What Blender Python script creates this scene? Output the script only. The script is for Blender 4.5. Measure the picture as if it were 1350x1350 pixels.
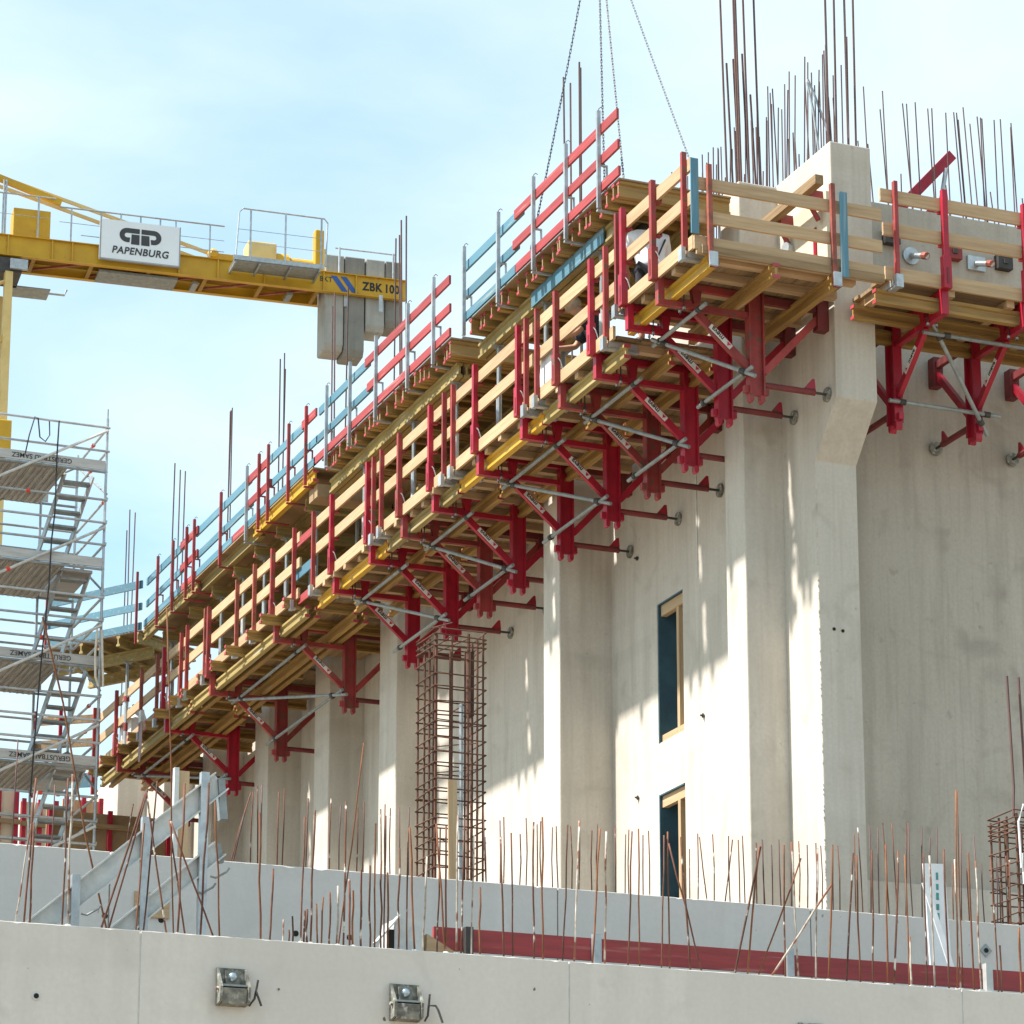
import bpy, math, random
from mathutils import Vector, Matrix

random.seed(11)
for o in list(bpy.data.objects):
    bpy.data.objects.remove(o)
scene = bpy.context.scene
COL = scene.collection
R = math.radians
V3 = Vector

# ------------------------------------------------------------------ camera
# world: X runs along the right-hand facade, Y along the long left-hand facade
cam_d = bpy.data.cameras.new('camera')
cam = bpy.data.objects.new('camera', cam_d)
COL.objects.link(cam)
cam.location = (0, 0, 1.7)
cam.rotation_euler = (R(90 + 13.74), 0, R(-22.2))
cam_d.sensor_width = 36.0
cam_d.lens = 36.0 * 4090 / 1350
cam_d.shift_y = (1000 - 675) / 1350
cam_d.clip_end = 20000
scene.camera = cam
scene.render.resolution_x = 1024
scene.render.resolution_y = 1024

# ------------------------------------------------------------------ sun and sky
K_EL = R(55.5)                                    # sun elevation
SUN_H = V3((-1.0, 0.13, 0)).normalized()          # horizontal direction towards the sun
sun_dir = V3((SUN_H.x * math.cos(K_EL), SUN_H.y * math.cos(K_EL), math.sin(K_EL)))
sd = bpy.data.lights.new('sun', 'SUN')
sd.energy = 3.8
sd.angle = R(1.8)
sd.color = (1.0, 0.955, 0.89)
sun = bpy.data.objects.new('sun', sd)
COL.objects.link(sun)
sun.location = (-30, 5, 60)
sun.rotation_euler = sun_dir.to_track_quat('Z', 'Y').to_euler()

world = bpy.data.worlds.new('World')
scene.world = world
world.use_nodes = True
wn = world.node_tree.nodes
wl = world.node_tree.links
for n in list(wn):
    wn.remove(n)
w_out = wn.new('ShaderNodeOutputWorld')
sky = wn.new('ShaderNodeTexSky')
sky.sky_type = 'NISHITA'
sky.sun_disc = False
sky.sun_elevation = K_EL
sky.sun_rotation = math.atan2(sun_dir.x, sun_dir.y)
sky.air_density = 1.0
sky.dust_density = 0.6
sky.ozone_density = 2.0
bg_sky = wn.new('ShaderNodeBackground')
bg_sky.inputs['Strength'].default_value = 0.085
bg_cl = wn.new('ShaderNodeBackground')
bg_cl.inputs['Color'].default_value = (0.83, 0.955, 1.0, 1)
bg_cl.inputs['Strength'].default_value = 0.46
tcw = wn.new('ShaderNodeTexCoord')
sep = wn.new('ShaderNodeSeparateXYZ')
wl.new(tcw.outputs['Generated'], sep.inputs[0])
addz = wn.new('ShaderNodeMath'); addz.operation = 'ADD'; addz.inputs[1].default_value = 0.12
mxz = wn.new('ShaderNodeMath'); mxz.operation = 'MAXIMUM'; mxz.inputs[1].default_value = 0.05
wl.new(sep.outputs['Z'], addz.inputs[0]); wl.new(addz.outputs[0], mxz.inputs[0])
dx = wn.new('ShaderNodeMath'); dx.operation = 'DIVIDE'
dy = wn.new('ShaderNodeMath'); dy.operation = 'DIVIDE'
wl.new(sep.outputs['X'], dx.inputs[0]); wl.new(mxz.outputs[0], dx.inputs[1])
wl.new(sep.outputs['Y'], dy.inputs[0]); wl.new(mxz.outputs[0], dy.inputs[1])
cmb = wn.new('ShaderNodeCombineXYZ')
wl.new(dx.outputs[0], cmb.inputs[0]); wl.new(dy.outputs[0], cmb.inputs[1])
nz = wn.new('ShaderNodeTexNoise')
nz.inputs['Scale'].default_value = 1.7; nz.inputs['Detail'].default_value = 7
nz.inputs['Roughness'].default_value = 0.52; nz.inputs['Distortion'].default_value = 0.35
wl.new(cmb.outputs[0], nz.inputs['Vector'])
rmp = wn.new('ShaderNodeValToRGB')
rmp.color_ramp.elements[0].position = 0.34; rmp.color_ramp.elements[0].color = (0.34, 0.34, 0.34, 1)
rmp.color_ramp.elements[1].position = 0.68; rmp.color_ramp.elements[1].color = (0.95, 0.95, 0.95, 1)
wl.new(nz.outputs['Fac'], rmp.inputs[0])
tint = wn.new('ShaderNodeMix'); tint.data_type = 'RGBA'; tint.blend_type = 'MULTIPLY'
tint.inputs[0].default_value = 1.0; tint.inputs[7].default_value = (0.76, 1.16, 1.09, 1)
wl.new(sky.outputs[0], tint.inputs[6])
wl.new(tint.outputs[2], bg_sky.inputs['Color'])
wmix = wn.new('ShaderNodeMixShader')
wl.new(rmp.outputs[0], wmix.inputs[0]); wl.new(bg_sky.outputs[0], wmix.inputs[1]); wl.new(bg_cl.outputs[0], wmix.inputs[2])
wl.new(wmix.outputs[0], w_out.inputs['Surface'])

scene.view_settings.view_transform = 'Standard'
scene.view_settings.look = 'None'
scene.view_settings.gamma = 1.0
scene.view_settings.exposure = 1.46
scene.view_settings.use_curve_mapping = False

# ------------------------------------------------------------------ materials
MATS = {}
def mat(name, c1, c2=None, scale=6.0, rough=0.6, bump=0.0, metal=0.0, rnd=0.12, stretch=(1, 1, 1), detail=5,
        lo=0.35, hi=0.65, spots=None, spot_at=(0.62, 0.72), spot_scale=14.0, coords='Object', fine=0.0, spec=0.4):
    """procedural paint / wood / steel: two tones by noise, optional flaking spots, random tone per object"""
    m = bpy.data.materials.new(name); m.use_nodes = True
    N = m.node_tree.nodes; L = m.node_tree.links
    b = N['Principled BSDF']
    b.inputs['Roughness'].default_value = rough; b.inputs['Metallic'].default_value = metal
    b.inputs['Specular IOR Level'].default_value = spec
    if coords == 'Object':
        tc = N.new('ShaderNodeTexCoord'); src = tc.outputs['Object']
    else:
        g = N.new('ShaderNodeNewGeometry'); src = g.outputs['Position']
    oi = N.new('ShaderNodeObjectInfo')
    off = N.new('ShaderNodeVectorMath'); off.operation = 'SCALE'; off.inputs['Scale'].default_value = 37.0
    cx = N.new('ShaderNodeCombineXYZ')
    L.new(oi.outputs['Random'], cx.inputs[0]); L.new(oi.outputs['Random'], cx.inputs[1]); L.new(oi.outputs['Random'], cx.inputs[2])
    L.new(cx.outputs[0], off.inputs[0])
    mp = N.new('ShaderNodeMapping'); mp.inputs['Scale'].default_value = stretch
    L.new(src, mp.inputs['Vector'])
    ad = N.new('ShaderNodeVectorMath'); ad.operation = 'ADD'
    L.new(mp.outputs[0], ad.inputs[0])
    if coords == 'Object':
        L.new(off.outputs[0], ad.inputs[1])
    n1 = N.new('ShaderNodeTexNoise'); n1.inputs['Scale'].default_value = scale; n1.inputs['Detail'].default_value = detail
    n1.inputs['Roughness'].default_value = 0.62
    L.new(ad.outputs[0], n1.inputs['Vector'])
    r1 = N.new('ShaderNodeValToRGB')
    c2 = c2 or tuple(x * 0.72 for x in c1)
    r1.color_ramp.elements[0].position = lo; r1.color_ramp.elements[0].color = (*c2, 1)
    r1.color_ramp.elements[1].position = hi; r1.color_ramp.elements[1].color = (*c1, 1)
    L.new(n1.outputs['Fac'], r1.inputs[0])
    col = r1.outputs[0]
    if spots:
        n2 = N.new('ShaderNodeTexNoise'); n2.inputs['Scale'].default_value = spot_scale; n2.inputs['Detail'].default_value = 4
        L.new(ad.outputs[0], n2.inputs['Vector'])
        r2 = N.new('ShaderNodeValToRGB')
        r2.color_ramp.elements[0].position = spot_at[0]; r2.color_ramp.elements[0].color = (0, 0, 0, 1)
        r2.color_ramp.elements[1].position = spot_at[1]; r2.color_ramp.elements[1].color = (1, 1, 1, 1)
        L.new(n2.outputs['Fac'], r2.inputs[0])
        mx = N.new('ShaderNodeMix'); mx.data_type = 'RGBA'; mx.inputs[7].default_value = (*spots, 1)
        L.new(r2.outputs[0], mx.inputs[0]); L.new(col, mx.inputs[6]); col = mx.outputs[2]
    if rnd:
        hs = N.new('ShaderNodeHueSaturation')
        mr = N.new('ShaderNodeMapRange'); mr.inputs['To Min'].default_value = 1 - rnd; mr.inputs['To Max'].default_value = 1 + rnd
        L.new(oi.outputs['Random'], mr.inputs['Value']); L.new(mr.outputs[0], hs.inputs['Value'])
        L.new(col, hs.inputs['Color']); col = hs.outputs[0]
    L.new(col, b.inputs['Base Color'])
    if bump:
        bp = N.new('ShaderNodeBump'); bp.inputs['Strength'].default_value = bump; bp.inputs['Distance'].default_value = 0.01
        L.new(n1.outputs['Fac'], bp.inputs['Height']); L.new(bp.outputs[0], b.inputs['Normal'])
    MATS[name] = m
    return m

def concrete(name, base, dark, warm, streak=0.5, blotch=0.5, pores=0.5, sc=1.0):
    """cast concrete in world space: large clouds, vertical run marks, shutter-board tone, small pores"""
    m = bpy.data.materials.new(name); m.use_nodes = True
    N = m.node_tree.nodes; L = m.node_tree.links
    b = N['Principled BSDF']; b.inputs['Roughness'].default_value = 0.88; b.inputs['Specular IOR Level'].default_value = 0.25
    g = N.new('ShaderNodeNewGeometry')
    def noise(scale, detail, stretch=(1, 1, 1), dist=0.0):
        mp = N.new('ShaderNodeMapping'); mp.inputs['Scale'].default_value = stretch
        L.new(g.outputs['Position'], mp.inputs['Vector'])
        n = N.new('ShaderNodeTexNoise'); n.inputs['Scale'].default_value = scale; n.inputs['Detail'].default_value = detail
        n.inputs['Distortion'].default_value = dist
        L.new(mp.outputs[0], n.inputs['Vector']); return n.outputs['Fac']
    def ramp(f, a, c, va=0.0, vc=1.0):
        r = N.new('ShaderNodeMapRange'); r.inputs['From Min'].default_value = a; r.inputs['From Max'].default_value = c
        r.inputs['To Min'].default_value = va; r.inputs['To Max'].default_value = vc
        L.new(f, r.inputs['Value']); return r.outputs[0]
    def mixc(f, a, c):
        x = N.new('ShaderNodeMix'); x.data_type = 'RGBA'
        L.new(f, x.inputs[0])
        for v, i in ((a, 6), (c, 7)):
            if isinstance(v, tuple): x.inputs[i].default_value = (*v, 1)
            else: L.new(v, x.inputs[i])
        return x.outputs[2]
    big = noise(0.55 * sc, 6, dist=0.6)
    run = noise(5.0 * sc, 5, (1, 1, 0.07))
    blo = noise(1.7 * sc, 7, dist=0.9)
    fine = noise(26.0, 4)
    por = noise(11.0, 3)
    c = mixc(ramp(big, 0.3, 0.7), warm, base)
    c = mixc(ramp(run, 0.48, 0.78, 0, streak), c, dark)
    c = mixc(ramp(blo, 0.56, 0.76, 0, blotch), c, dark)
    c = mixc(ramp(noise(24.0 * sc, 4, (1, 1, 0.035)), 0.5, 0.8, 0, streak * 0.6), c, dark)
    c = mixc(ramp(noise(1.1, 2, (0.05, 0.05, 1.6)), 0.60, 0.66, 0, 0.16), c, dark)
    c = mixc(ramp(noise(3.4 * sc, 5, (1, 1, 0.8), 0.5), 0.66, 0.74, 0, blotch * 0.8), c, dark)
    lite = tuple(min(0.8, v * 1.22) for v in base)
    c = mixc(ramp(noise(2.6 * sc, 6, (1, 1, 0.12)), 0.56, 0.8, 0, 0.6), c, lite)
    c = mixc(ramp(fine, 0.3, 0.7, 0.0, 0.22), c, dark)
    c = mixc(ramp(por, 0.715, 0.745, 0.0, pores), c, (0.06, 0.055, 0.05))
    L.new(c, b.inputs['Base Color'])
    bp = N.new('ShaderNodeBump'); bp.inputs['Strength'].default_value = 0.25; bp.inputs['Distance'].default_value = 0.006
    L.new(fine, bp.inputs['Height']); L.new(bp.outputs[0], b.inputs['Normal'])
    MATS[name] = m
    return m

concrete('concrete_tower', (0.575, 0.53, 0.465), (0.335, 0.30, 0.25), (0.51, 0.46, 0.395), 0.5, 0.5, 0.2)
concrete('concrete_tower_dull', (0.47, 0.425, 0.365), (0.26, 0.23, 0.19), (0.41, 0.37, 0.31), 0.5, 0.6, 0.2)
concrete('concrete_pre', (0.65, 0.605, 0.55), (0.47, 0.435, 0.39), (0.60, 0.555, 0.505), 0.12, 0.55, 0.85)
concrete('concrete_pre2', (0.60, 0.575, 0.545), (0.45, 0.43, 0.40), (0.56, 0.53, 0.50), 0.12, 0.3, 0.5)
concrete('concrete_block', (0.40, 0.39, 0.36), (0.22, 0.21, 0.19), (0.36, 0.345, 0.31), 0.5, 0.6, 0.3)
concrete('concrete_block_dark', (0.26, 0.25, 0.225), (0.15, 0.14, 0.125), (0.22, 0.21, 0.185), 0.6, 0.6, 0.3)
mat('red_paint', (0.38, 0.012, 0.032), (0.27, 0.010, 0.025), 4, 0.42, spots=(0.16, 0.05, 0.035), spot_at=(0.68, 0.74), spot_scale=9, rnd=0.1)
mat('red_faded', (0.34, 0.045, 0.042), (0.22, 0.032, 0.03), 5, 0.6, spots=(0.13, 0.07, 0.05), spot_at=(0.56, 0.68), spot_scale=10, rnd=0.18)
mat('red_rust', (0.36, 0.10, 0.065), (0.24, 0.055, 0.04), 5, 0.65, spots=(0.15, 0.07, 0.045), spot_at=(0.55, 0.68), spot_scale=12, rnd=0.15)
mat('red_strut', (0.20, 0.03, 0.03), (0.12, 0.025, 0.025), 5, 0.6, rnd=0.15)
mat('red_cap', (0.42, 0.06, 0.075), None, 8, 0.5, rnd=0.1)
for ax, st in (('x', (0.5, 9, 9)), ('y', (9, 0.5, 9)), ('z', (9, 9, 0.5))):
    mat('wood_' + ax, (0.48, 0.335, 0.195), (0.37, 0.245, 0.135), 3.0, 0.72, 0.25, rnd=0.10, stretch=st, spots=(0.33, 0.20, 0.10), spot_at=(0.69, 0.76), spot_scale=2.4)
    mat('wood_old_' + ax, (0.30, 0.20, 0.105), (0.19, 0.12, 0.06), 3.0, 0.8, 0.3, rnd=0.18, stretch=st, spots=(0.42, 0.38, 0.32), spot_at=(0.64, 0.76), spot_scale=2.0)
    mat('beam_' + ax, (0.37, 0.225, 0.065), (0.24, 0.14, 0.045), 2.6, 0.6, 0.15, rnd=0.14, stretch=st, spots=(0.40, 0.36, 0.28), spot_at=(0.66, 0.76), spot_scale=1.6)
    mat('beam_new_' + ax, (0.56, 0.32, 0.02), (0.42, 0.235, 0.02), 2.6, 0.5, 0.1, rnd=0.08, stretch=st, spots=(0.42, 0.36, 0.26), spot_at=(0.70, 0.78), spot_scale=1.6)
    mat('beam_old_' + ax, (0.34, 0.255, 0.09), (0.23, 0.165, 0.06), 2.6, 0.7, 0.2, rnd=0.14, stretch=st, spots=(0.40, 0.37, 0.30), spot_at=(0.60, 0.74), spot_scale=1.6)
    mat('board_red_' + ax, (0.34, 0.045, 0.047), (0.24, 0.037, 0.037), 3, 0.6, 0.15, rnd=0.12, stretch=st, spots=(0.42, 0.20, 0.175), spot_at=(0.60, 0.76), spot_scale=2.0)
    mat('board_blue_' + ax, (0.07, 0.19, 0.265), (0.085, 0.175, 0.22), 3, 0.6, 0.15, rnd=0.18, stretch=st, spots=(0.25, 0.31, 0.31), spot_at=(0.58, 0.76), spot_scale=2.0)
mat('ply', (0.33, 0.225, 0.12), (0.23, 0.15, 0.08), 2.2, 0.7, rnd=0.12)
mat('ply_cream', (0.66, 0.58, 0.44), (0.56, 0.47, 0.34), 2.2, 0.7, rnd=0.06)
mat('teal_lining', (0.03, 0.085, 0.115), (0.02, 0.055, 0.08), 3, 0.5, rnd=0.0)
mat('galv', (0.46, 0.48, 0.49), (0.33, 0.35, 0.36), 9, 0.42, metal=0.55, rnd=0.14, spots=(0.30, 0.29, 0.27), spot_at=(0.64, 0.78), spot_scale=8)
mat('galv_dull', (0.30, 0.32, 0.32), (0.21, 0.225, 0.22), 9, 0.55, metal=0.35, rnd=0.14, spots=(0.20, 0.19, 0.17), spot_at=(0.6, 0.78), spot_scale=8)
mat('galv_bright', (0.62, 0.61, 0.58), (0.46, 0.46, 0.44), 7, 0.45, metal=0.2, rnd=0.08, spots=(0.44, 0.46, 0.46), spot_at=(0.58, 0.72), spot_scale=5)
mat('cement_steel', (0.26, 0.25, 0.21), (0.10, 0.10, 0.085), 16, 0.75, rnd=0.1, spots=(0.42, 0.41, 0.37), spot_at=(0.55, 0.68), spot_scale=22)
mat('bolt', (0.45, 0.52, 0.56), (0.30, 0.36, 0.40), 20, 0.3, metal=0.8, rnd=0)
mat('rebar', (0.145, 0.056, 0.032), (0.075, 0.034, 0.022), 14, 0.85, rnd=0.35, coords='World', spots=(0.48, 0.45, 0.40), spot_at=(0.63, 0.70), spot_scale=9)
mat('rebar_cement', (0.50, 0.46, 0.40), (0.30, 0.24, 0.19), 14, 0.85, rnd=0.2, coords='World', spots=(0.20, 0.08, 0.045), spot_at=(0.52, 0.60), spot_scale=9)
mat('rebar_dark', (0.115, 0.06, 0.05), (0.075, 0.045, 0.042), 8, 0.75, rnd=0.3)
mat('rebar_orange', (0.21, 0.08, 0.03), (0.13, 0.05, 0.024), 9, 0.85, rnd=0.2, coords='World')
mat('cage_rust', (0.12, 0.048, 0.026), (0.06, 0.028, 0.018), 12, 0.85, rnd=0.25)
mat('crane_yellow', (0.56, 0.32, 0.012), (0.47, 0.26, 0.012), 1.6, 0.5, rnd=0.05, spots=(0.33, 0.20, 0.03), spot_at=(0.66, 0.78), spot_scale=4)
mat('crane_pale', (0.68, 0.50, 0.20), (0.58, 0.41, 0.15), 2.0, 0.55, rnd=0.05)
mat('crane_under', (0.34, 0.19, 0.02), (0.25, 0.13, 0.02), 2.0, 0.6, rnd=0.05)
mat('sign_white', (0.76, 0.78, 0.80), (0.72, 0.74, 0.76), 2, 0.4, rnd=0)
mat('sign_grey', (0.38, 0.39, 0.40), None, 2, 0.5, rnd=0)
mat('ink', (0.016, 0.016, 0.02), None, 2, 0.6, rnd=0)
mat('ink_soft', (0.055, 0.055, 0.06), None, 2, 0.6, rnd=0)
mat('blue_stripe', (0.03, 0.10, 0.36), None, 2, 0.5, rnd=0)
mat('sticker_white', (0.74, 0.72, 0.70), None, 5, 0.5, rnd=0.05)
mat('sticker_red', (0.60, 0.03, 0.05), None, 5, 0.5, rnd=0)
mat('dark_steel', (0.06, 0.055, 0.05), (0.035, 0.03, 0.03), 6, 0.6, rnd=0.2)
mat('chain_steel', (0.13, 0.13, 0.14), (0.08, 0.08, 0.085), 6, 0.5, metal=0.3, rnd=0.1)
mat('rubber', (0.035, 0.035, 0.04), None, 6, 0.6, rnd=0.2)
mat('deck_metal', (0.40, 0.385, 0.35), (0.27, 0.255, 0.225), 4, 0.6, metal=0.2, rnd=0.1, stretch=(6, 0.7, 1))
mat('toe_grey', (0.47, 0.46, 0.44), (0.36, 0.35, 0.33), 4, 0.65, rnd=0.1, stretch=(0.6, 5, 5))
mat('coupler_red', (0.75, 0.06, 0.03), None, 5, 0.5, rnd=0.05)
mat('plastic_white', (0.72, 0.73, 0.74), (0.62, 0.63, 0.64), 5, 0.5, rnd=0.05)
mat('plastic_green', (0.05, 0.28, 0.26), None, 5, 0.5, rnd=0)
mat('shirt_white', (0.70, 0.68, 0.69), (0.60, 0.58, 0.60), 6, 0.9, rnd=0)
mat('shirt_dark', (0.035, 0.04, 0.055), (0.022, 0.025, 0.035), 6, 0.9, rnd=0)
mat('trousers_dark', (0.03, 0.032, 0.042), (0.02, 0.02, 0.028), 6, 0.9, rnd=0)
mat('trousers_grey', (0.20, 0.21, 0.24), (0.13, 0.14, 0.16), 6, 0.9, rnd=0)
mat('skin', (0.48, 0.26, 0.17), (0.42, 0.22, 0.14), 6, 0.6, rnd=0)
mat('hair', (0.05, 0.035, 0.025), None, 20, 0.8, rnd=0)
mat('cap', (0.42, 0.34, 0.25), (0.34, 0.27, 0.19), 8, 0.8, rnd=0)
mat('strap_white', (0.70, 0.66, 0.56), (0.52, 0.48, 0.40), 8, 0.8, rnd=0.1)
mat('strap_lilac', (0.50, 0.38, 0.42), None, 8, 0.8, rnd=0.1)
mat('soil', (0.24, 0.195, 0.145), (0.18, 0.145, 0.105), 0.4, 0.95, coords='World', rnd=0)
mat('hole', (0.02, 0.018, 0.015), None, 5, 0.9, rnd=0)
mat('chalk', (0.62, 0.61, 0.58), (0.50, 0.49, 0.46), 9, 0.9, rnd=0)

# ------------------------------------------------------------------ mesh helpers
ORG = {}
class MB:
    def __init__(self):
        self.v = []; self.f = []
    def add(self, vs, fs):
        k = len(self.v); self.v += [V3(p) for p in vs]; self.f += [tuple(k + i for i in q) for q in fs]; return self
    def box(self, a, b):
        x0, y0, z0 = (min(a[i], b[i]) for i in range(3)); x1, y1, z1 = (max(a[i], b[i]) for i in range(3))
        return self.add([(x0, y0, z0), (x1, y0, z0), (x1, y1, z0), (x0, y1, z0), (x0, y0, z1), (x1, y0, z1), (x1, y1, z1), (x0, y1, z1)],
                        [(0, 3, 2, 1), (4, 5, 6, 7), (0, 1, 5, 4), (1, 2, 6, 5), (2, 3, 7, 6), (3, 0, 4, 7)])
    def bar(self, p, q, w, h, up=(0, 0, 1), w2=None, h2=None):
        """rectangular bar from p to q; w sideways, h along up; w2/h2 at the far end"""
        p = V3(p); q = V3(q); d = (q - p).normalized(); up = V3(up)
        s = d.cross(up)
        if s.length < 1e-5: s = d.cross(V3((1, 0, 0)))
        s.normalize(); u = s.cross(d).normalized()
        w2 = w if w2 is None else w2; h2 = h if h2 is None else h2
        vs = []
        for c, ww, hh in ((p, w, h), (q, w2, h2)):
            vs += [c - s * ww / 2 - u * hh / 2, c + s * ww / 2 - u * hh / 2, c + s * ww / 2 + u * hh / 2, c - s * ww / 2 + u * hh / 2]
        return self.add(vs, [(0, 1, 2, 3), (7, 6, 5, 4), (0, 4, 5, 1), (1, 5, 6, 2), (2, 6, 7, 3), (3, 7, 4, 0)])
    def tube(self, p, q, r, n=8, r2=None):
        p = V3(p); q = V3(q); d = (q - p).normalized()
        s = d.cross(V3((0, 0, 1)))
        if s.length < 1e-4: s = V3((1, 0, 0))
        s.normalize(); u = d.cross(s); r2 = r if r2 is None else r2
        vs = []
        for c, rr in ((p, r), (q, r2)):
            for i in range(n):
                a = 2 * math.pi * i / n; vs.append(c + s * rr * math.cos(a) + u * rr * math.sin(a))
        fs = [(i, (i + 1) % n, n + (i + 1) % n, n + i) for i in range(n)] + [tuple(range(n))[::-1], tuple(range(n, 2 * n))]
        return self.add(vs, fs)
    def path(self, pts, r, n=6):
        for a, b in zip(pts[:-1], pts[1:]): self.tube(a, b, r, n)
        return self
    def sweep(self, pts, r, n=6):
        """one continuous tube through pts"""
        pts = [V3(p) for p in pts]; vs = []; fs = []
        ref = V3((0.31, 0.22, 0.92))
        for k, c in enumerate(pts):
            d = (pts[min(k + 1, len(pts) - 1)] - pts[max(k - 1, 0)]).normalized()
            s = d.cross(ref)
            if s.length < 1e-3: s = d.cross(V3((1, 0, 0)))
            s.normalize(); u = s.cross(d)
            for i in range(n):
                a = 2 * math.pi * i / n; vs.append(c + s * r * math.cos(a) + u * r * math.sin(a))
        for k in range(len(pts) - 1):
            for i in range(n):
                fs.append((k * n + i, k * n + (i + 1) % n, (k + 1) * n + (i + 1) % n, (k + 1) * n + i))
        fs += [tuple(range(n))[::-1], tuple(range(len(vs) - n, len(vs)))]
        return self.add(vs, fs)
    def prism(self, poly, fn, a, b):
        """extrude polygon (list of 2-tuples) between a and b; fn(p0, p1, t) -> world point"""
        n = len(poly)
        vs = [fn(x, y, a) for x, y in poly] + [fn(x, y, b) for x, y in poly]
        fs = [tuple(range(n)), tuple(range(2 * n - 1, n - 1, -1))] + [(i, n + i, n + (i + 1) % n, (i + 1) % n) for i in range(n)]
        return self.add(vs, fs)
    def hbeam(self, p, q, h=0.16, w=0.08, tw=0.028, tf=0.036):
        """timber I-beam, flanges level"""
        p = V3(p); q = V3(q); d = (q - p).normalized(); s = d.cross(V3((0, 0, 1))).normalized(); u = V3((0, 0, 1))
        a, b, c = w / 2, tw / 2, h / 2
        prof = [(-a, -c), (a, -c), (a, -c + tf), (b, -c + tf * 1.35), (b, c - tf * 1.35), (a, c - tf), (a, c), (-a, c), (-a, c - tf), (-b, c - tf * 1.35), (-b, -c + tf * 1.35), (-a, -c + tf)]
        n = 12
        vs = [p + s * x + u * y for x, y in prof] + [q + s * x + u * y for x, y in prof]
        fs = [(i, (i + 1) % n, n + (i + 1) % n, n + i) for i in range(n)]
        for o in (0, n):
            fl = [(o, o + 1, o + 2, o + 11), (o + 2, o + 3, o + 10, o + 11), (o + 3, o + 4, o + 9, o + 10), (o + 4, o + 5, o + 8, o + 9), (o + 5, o + 6, o + 7, o + 8)]
            fs += [t[::-1] for t in fl] if o == 0 else fl
        return self.add(vs, fs)
    def ball(self, c, r, n=8, m=6, sq=(1, 1, 1)):
        c = V3(c); vs = []; fs = []
        for j in range(m + 1):
            t = math.pi * j / m
            for i in range(n):
                a = 2 * math.pi * i / n
                vs.append(c + V3((math.sin(t) * math.cos(a) * sq[0], math.sin(t) * math.sin(a) * sq[1], math.cos(t) * sq[2])) * r)
        for j in range(m):
            for i in range(n):
                fs.append((j * n + i, (j + 1) * n + i, (j + 1) * n + (i + 1) % n, j * n + (i + 1) % n))
        return self.add(vs, fs)
    def build(self, name, material, parent=None, smooth=False, bevel=0):
        o0 = ORG.get(parent, V3((0, 0, 0))) if parent else V3((0, 0, 0))
        me = bpy.data.meshes.new(name)
        me.from_pydata([tuple(p - o0) for p in self.v], [], self.f)
        me.materials.append(MATS[material] if isinstance(material, str) else material)
        if smooth:
            me.polygons.foreach_set('use_smooth', [True] * len(me.polygons))
        me.update()
        import bmesh
        bm = bmesh.new(); bm.from_mesh(me); bmesh.ops.recalc_face_normals(bm, faces=bm.faces); bm.to_mesh(me); bm.free()
        o = bpy.data.objects.new(name, me); COL.objects.link(o)
        if parent:
            o.parent = parent
        ORG[o] = o0
        if bevel:
            bv = o.modifiers.new('bevel', 'BEVEL'); bv.width = bevel; bv.segments = 2; bv.limit_method = 'ANGLE'
        return o

def tag(o, label, cat, group=None):
    o['label'] = label; o['category'] = cat
    if group: o['group'] = group
    return o
def thing(name, loc, label, cat, group=None):
    o = bpy.data.objects.new(name, None); COL.objects.link(o)
    o.empty_display_size = 0.2; o.location = loc; ORG[o] = V3(loc)
    return tag(o, label, cat, group)
def struct(o):
    o['kind'] = 'structure'; return o
def copy_part(o, parent, loc=None, rot=None):
    c = o.copy(); COL.objects.link(c); c.parent = parent
    if loc is not None: c.location = loc
    if rot is not None: c.rotation_euler = rot
    ORG[c] = ORG[o]
    return c
def copy_thing(root, loc, rotz, label, group=None):
    r = root.copy(); COL.objects.link(r); r.location = loc; r.rotation_euler = (0, 0, rotz); r['label'] = label
    if group: r['group'] = group
    def rec(src, dst):
        for ch in list(src.children):
            c = ch.copy(); COL.objects.link(c); c.parent = dst; rec(ch, c)
    rec(root, r)
    return r
def lettering(name, s, size, material, parent, origin, xdir, ydir, bold=0.0, align='CENTER', shear=0.0, depth=0.004, space=1.0, squash=1.0):
    """flat printed letters: xdir = reading direction, ydir = up of the letters"""
    cu = bpy.data.curves.new(name, 'FONT'); cu.body = s; cu.size = size; cu.align_x = align; cu.align_y = 'CENTER'
    cu.offset = bold * size; cu.shear = shear; cu.extrude = depth / 2; cu.space_character = space
    tmp = bpy.data.objects.new(name, cu); COL.objects.link(tmp)
    me = bpy.data.meshes.new_from_object(tmp)
    bpy.data.objects.remove(tmp)
    x = V3(xdir).normalized(); y = V3(ydir).normalized(); z = x.cross(y)
    o0 = ORG[parent]
    for v in me.vertices:
        c = v.co.copy()
        v.co = V3(origin) + x * c.x * squash + y * c.y + z * c.z - o0
    me.name = name; me.materials.clear(); me.materials.append(MATS[material])
    o = bpy.data.objects.new(name, me); COL.objects.link(o); o.parent = parent; ORG[o] = o0
    return o

# ================================================================== the setting
gm = MB().add([(-3000, -3000, 0), (3000, -3000, 0), (3000, 3000, 0), (-3000, 3000, 0)], [(0, 1, 2, 3)])
struct(gm.build('ground', 'soil'))

# ------------------------------------------------------------------ concrete tower under construction
U_W = 15.68                       # face of the long wall
bld = thing('concrete_building', (15.9, 30, 0), 'raw pale concrete building shell with tall ribs under the red bracket platform', 'building')
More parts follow.
